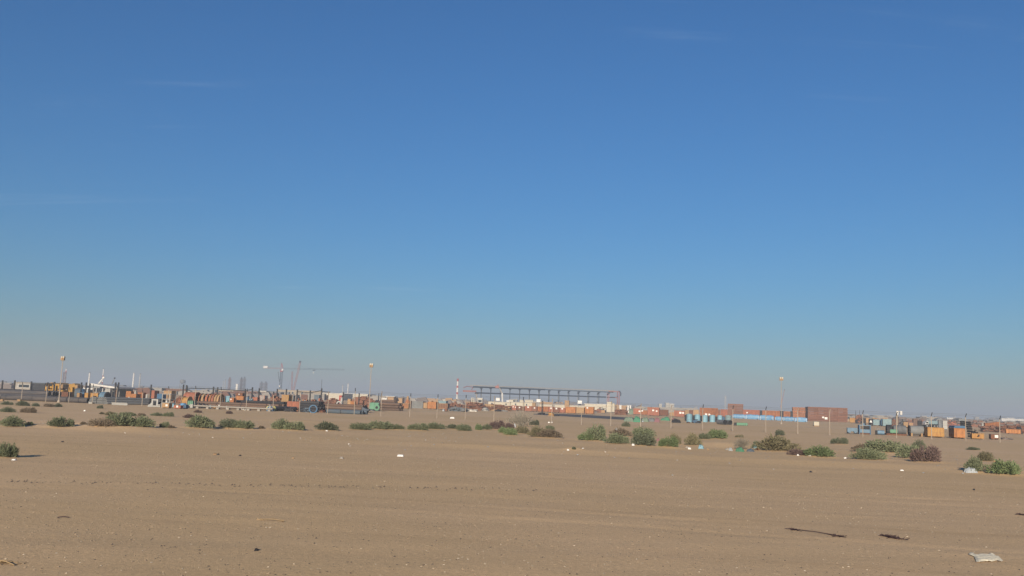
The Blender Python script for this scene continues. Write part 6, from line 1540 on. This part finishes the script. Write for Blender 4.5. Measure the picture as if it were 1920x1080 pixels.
bit(636, 644, 855.5, 860, 'concrete', 'pale stone on the dirt between two tiny scraps', 410, 'stone', 'stone')
bit(843, 852.5, 781.8, 785, 'tagw', 'flat white sheet on the sand before the fence', 411, 'white_sheet', flat=.2, rough=.1)
bit(962, 968, 794, 801, 'bagw', 'white bag caught in the bare grey bush', 412, 'plastic_bag', 'plastic bag')
bit(1027, 1031, 790, 793, 'tagw', 'first of two tiny white scraps at the fence foot', 413)
bit(1032.5, 1036, 790, 793, 'tagw', 'second of two tiny white scraps at the fence foot', 414)
bit(1063, 1068, 841, 845, 'tagw', 'white scrap at the edge of the graded dirt by a tiny dark tuft', 415)
bit(1152.5, 1161, 801.5, 808.5, 'bagw', 'white sack draped on the dark brownish shrub', 416, 'sack', 'sack')
bit(1184, 1190, 831, 835.5, 'tagw', 'white scrap at the corner of the wide dark green shrub', 417)
bit(1231, 1238, 820, 827, 'pink', 'small pinkish rag between two green shrubs', 418, 'rag', 'rag')
bit(1272, 1276, 828.5, 832.5, 'tagw', 'white scrap beside the dull olive shrub', 419)
bit(1244, 1253, 833.5, 837, 'tan', 'pale stone under the fresh green rounded shrub', 420, 'stone', 'stone')
bit(1290, 1296, 837.5, 842.5, 'tagw', 'white scrap below the brownish olive shrub', 421)
bit(1285, 1291, 836, 840, 'concrete', 'pale stone beside a white scrap below the brownish shrub', 422, 'stone', 'stone')
bit(1309, 1320, 832.5, 841.5, 'blue2', 'pale blue plastic sheet on the sand hump', 423, 'plastic_sheet', 'plastic sheet')
bit(1326, 1330, 840.5, 843.5, 'tan', 'small orange stone beside the pale blue sheet', 424, 'stone', 'stone')
bit(1360, 1369, 839.5, 844, 'concrete', 'pale stone before the sparse grey bush', 425, 'stone', 'stone')
bit(1367, 1375, 838, 845.5, 'bagw', 'white crumpled bag beside the green netting', 426, 'plastic_bag', 'plastic bag')
bit(1379, 1396, 837.5, 847, 'green', 'green netting tangled at the foot of the sparse grey bush', 427, 'netting', 'netting')
bit(1400, 1416, 840.5, 847, 'bluegrey', 'blue grey rag lying beyond the green netting', 428, 'rag', 'rag')
bit(1413, 1419, 834, 841, 'blue2', 'pale blue rag on the dark small shrub', 429, 'rag', 'rag')
bit(1418, 1425, 840, 844, 'orange', 'small orange scrap by the largest olive shrub', 430)
bit(1494, 1499, 851, 854.5, 'tagw', 'white scrap on the low dead shrub by the green dome', 431)
bit(1516, 1521, 851.5, 855, 'tagw', 'white scrap before the smooth green dome', 432)
bit(1583, 1588.5, 856, 860, 'tagw', 'white scrap alone between the dome and the broad low shrub', 433)
bit(1728, 1733, 838, 844, 'bagw', 'pale bag caught in the ragged green shrub', 434, 'plastic_bag', 'plastic bag')
bit(1688, 1695, 880, 883, 'tagw', 'flat pale scrap on the dirt below the dead round bush', 435, flat=.2)
bit(24, 40, 788.5, 799.8, 'bluem', 'dark blue rag caught in the base of the wide green shrub', 436, 'rag', 'rag')
bit(42, 47, 757.5, 761, 'tagw', 'white scrap at the foot of the first fence post', 437)
bit(156, 160, 768, 771, 'tagw', 'white scrap on the sand behind the widest shrub', 438)
bit(176, 183, 796.5, 800, 'tan', 'pale stone at the foot of the widest green shrub', 439, 'stone', 'stone')
bit(422, 428, 801, 804.5, 'tan', 'pale scrap before the long shrub', 440)
bit(610, 615, 806, 808.5, 'tagw', 'white scrap at the foot of the single dark green shrub', 441)
bit(1863, 1867, 862, 866.5, 'tan', 'pale scrap beside the small olive shrub', 442)
bit(1259, 1263, 888.5, 892, 'concrete', 'pale stone alone on the graded dirt', 443, 'stone', 'stone')
bit(1825, 1829, 915, 919.5, 'dark', 'dark stone on the dirt before the bushy end shrub', 444, 'stone', 'stone')
bit(1518, 1524, 882.5, 886, 'dark', 'dark stone on the dirt below the smooth dome', 445, 'stone', 'stone')
# ------------------------------------------------ stones lying on the loose sand
r = np.random.default_rng(77)
mb = MB()
for _ in range(420):
    u = r.uniform(-.75, .75); x = u * 60; s = r.uniform(.5, 22)
    q = LIP[0] + (LIP[1] - LIP[0]) * (.5 + u * .75) + LN * s; rr = r.uniform(.02, .07); z = float(gz(q[0], q[1]))
    o4 = np.array([(1, 0, 0), (-.5, .87, 0), (-.5, -.87, 0), (.2, .1, .7)]) * rr * r.uniform(.6, 1.3, (4, 1))
    mb.add(o4 + np.array([q[0], q[1], z]), [(0, 1, 3), (1, 2, 3), (2, 0, 3)])
o = part('sand_stones', mb, M['concrete'], None, stuff=True, label='pale stones scattered on the loose sand among the shrubs'); o['category'] = 'stones'
for nm_, mm_, cnt_, seed_, lab_ in (('paper_scraps', 'tagw', 22, 5, 'tiny white paper and plastic scraps blown among the shrubs'), ('plastic_scraps', 'bagw', 40, 6, 'tiny pale plastic scraps blown among the shrubs')):
    r = np.random.default_rng(900 + seed_); mb = MB()
    for _ in range(cnt_):
        u = r.uniform(-.6, .6); s = r.normal() * 1.6 + 1.2; s = s if r.uniform() < .8 else r.uniform(-6, 10)
        q = LIP[0] + (LIP[1] - LIP[0]) * (.5 + u) + LN * s; z = float(gz(q[0], q[1])); a = r.uniform(.02, .06); h = r.uniform(.01, .05); w_ = r.uniform(0, 6.28)
        c_, s_ = math.cos(w_), math.sin(w_)
        pts_ = [(-a, -a * .6, 0), (a, -a * .5, h * .4), (a * .8, a * .6, h), (-a * .9, a * .5, h * .5), (0, 0, h * 1.1)]
        mb.add([(q[0] + x * c_ - y * s_, q[1] + x * s_ + y * c_, z + k) for x, y, k in pts_], [(0, 1, 4), (1, 2, 4), (2, 3, 4), (3, 0, 4)])
    o = part(nm_, mb, M[mm_], None, stuff=True, label=lab_); o['category'] = 'litter'
# ------------------------------------------------ cream cloth, dark stick and dead weed close by
p, wd, h = spot(1810, 1886.5, 1040, 1056); k = depth_px(p)
out = [(-.5, .80), (-.465, .98), (-.36, .93), (-.30, .72), (-.1, .80), (.03, .74), (.16, .86), (.24, .84), (.32, .58), (.38, .60), (.44, .36), (.50, .12), (.47, .0), (.40, .06), (.34, .16), (.20, .02), (.02, .08), (-.12, .03), (-.26, .02), (-.28, .2), (-.33, .58)]
r = np.random.default_rng(12); D = 1.05
import mathutils
poly = [np.array([u * wd + v * D * p[0] / p[1], (v + .17 * u) * D]) for u, v in out]
def inside(q):
    c = False
    for i in range(len(poly)):
        a, b = poly[i], poly[i - 1]
        if (a[1] > q[1]) != (b[1] > q[1]) and q[0] < (b[0] - a[0]) * (q[1] - a[1]) / (b[1] - a[1]) + a[0]: c = not c
    return c
N = 64; M_ = 44; X0 = min(q[0] for q in poly); X1 = max(q[0] for q in poly); Y0 = min(q[1] for q in poly); Y1 = max(q[1] for q in poly); idx = {}; vs = []; fs = []
def vid(i, j):
    if (i, j) not in idx:
        x = X0 + (X1 - X0) * i / N; y = Y0 + (Y1 - Y0) * j / M_
        q = np.array([x, y]); dist = min(np.linalg.norm(q - (a + (b - a) * np.clip(np.dot(q - a, b - a) / max(1e-9, np.dot(b - a, b - a)), 0, 1))) for a, b in zip(poly, poly[1:] + poly[:1]))
        wv = float(vnoise(x * 1.4 + y * .5, y, .07, 41)) * .6 + float(vnoise(x, y * .6, .16, 42)) * .6
        z = float(gz(p[0] + x, p[1] + y)) - p[2] + .012 + min(1, dist / .05) ** .6 * (.006 + .026 * wv)
        idx[(i, j)] = len(vs); vs.append((x, y, z))
    return idx[(i, j)]
for i in range(N):
    for j in range(M_):
        if inside(np.array([X0 + (X1 - X0) * (i + .5) / N, Y0 + (Y1 - Y0) * (j + .5) / M_])): fs.append((vid(i, j), vid(i + 1, j), vid(i + 1, j + 1), vid(i, j + 1)))
solo('cloth', MB().add(vs, fs), M['cloth'], 'crumpled cream cloth lying flat on the dirt', 'cloth', p, 0, smooth=True)
def weed(x0, x1, y0, y1, lab, seed, n, name='dead_weed', cat='dead plant', spread=.1, hh=.07, mid=None, m='maroon'):
    a, b = ground(x0, y0), ground(x1, y1); c = (a + b) / 2; r = np.random.default_rng(seed)
    t = thing(name, lab, cat, c, 0); mb = MB(); L = b - a; st = MB()
    st.tube(a - c + (0, 0, .015), (b + a) / 2 - c + (0, 0, .03), .008, 5).tube((a + b) / 2 - c + (0, 0, .03), b - c + (0, 0, .015), .008, 5)
    for _ in range(n):
        f = r.beta(.5, .5) if mid is None else np.clip(r.normal(mid, .25), 0, 1)
        if mid is None: f = f * .22 if f < .5 else 1 - (1 - f) * .30
        o_ = a - c + L * f + np.array([r.normal() * .02, r.normal() * spread, 0])
        q = o_ + np.array([r.normal() * .06, r.normal() * .08, r.uniform(0, hh)]); o_[2] += .005
        mb.tube(o_, q, .004, 3, .007, False)
    part('stem', st, M[m], t); part('leaves', mb, M[m], t)
weed(1484, 1576, 993.5, 1006.5, 'thin dark stalk with a dark tuft at each end, lying on the dirt', 501, 90, spread=.035, hh=.035)
weed(1653, 1692, 1005, 1012.5, 'dark maroon dead weed lying on the dirt near the cream cloth', 502, 130, mid=.5, hh=.05, spread=.05)
weed(1904, 1922, 966, 966, 'small dark dead weed at the edge of the dirt', 503, 30, mid=.7, spread=.04, hh=.04)
weed(487, 533, 976, 978.5, 'long pale straw stalk lying on the dirt', 504, 4, name='straw_stalk', cat='straw', hh=.01, spread=.01, m='straw')
weed(108, 130, 971.5, 972, 'short dark twig lying on the dirt', 505, 1, spread=.01, name='twig', cat='twig', hh=.01)
weed(-4, 26, 1054, 1062, 'small dry straw coloured weed at the corner of the dirt', 507, 10, mid=.4, hh=.035, spread=.05, m='straw')

# ================================================================== HAZE
zt = 42.0
hz = MB().box(-4900, 4900, -400, 6800, -5, zt)
hm = bpy.data.materials.new('haze'); hm.use_nodes = True; t = hm.node_tree
for n in list(t.nodes):
    if n.type == 'BSDF_PRINCIPLED': t.nodes.remove(n)
v = t.nodes.new('ShaderNodeVolumePrincipled'); v.inputs['Color'].default_value = (.455, .545, .665, 1); v.inputs['Density'].default_value = HAZE; v.inputs['Anisotropy'].default_value = 0.0
t.links.new(v.outputs[0], [n for n in t.nodes if n.type == 'OUTPUT_MATERIAL'][0].inputs['Volume'])
o = part('haze', hz, hm); o['kind'] = 'stuff'; o['label'] = 'dusty air that fades the far plant'; o['category'] = 'haze'
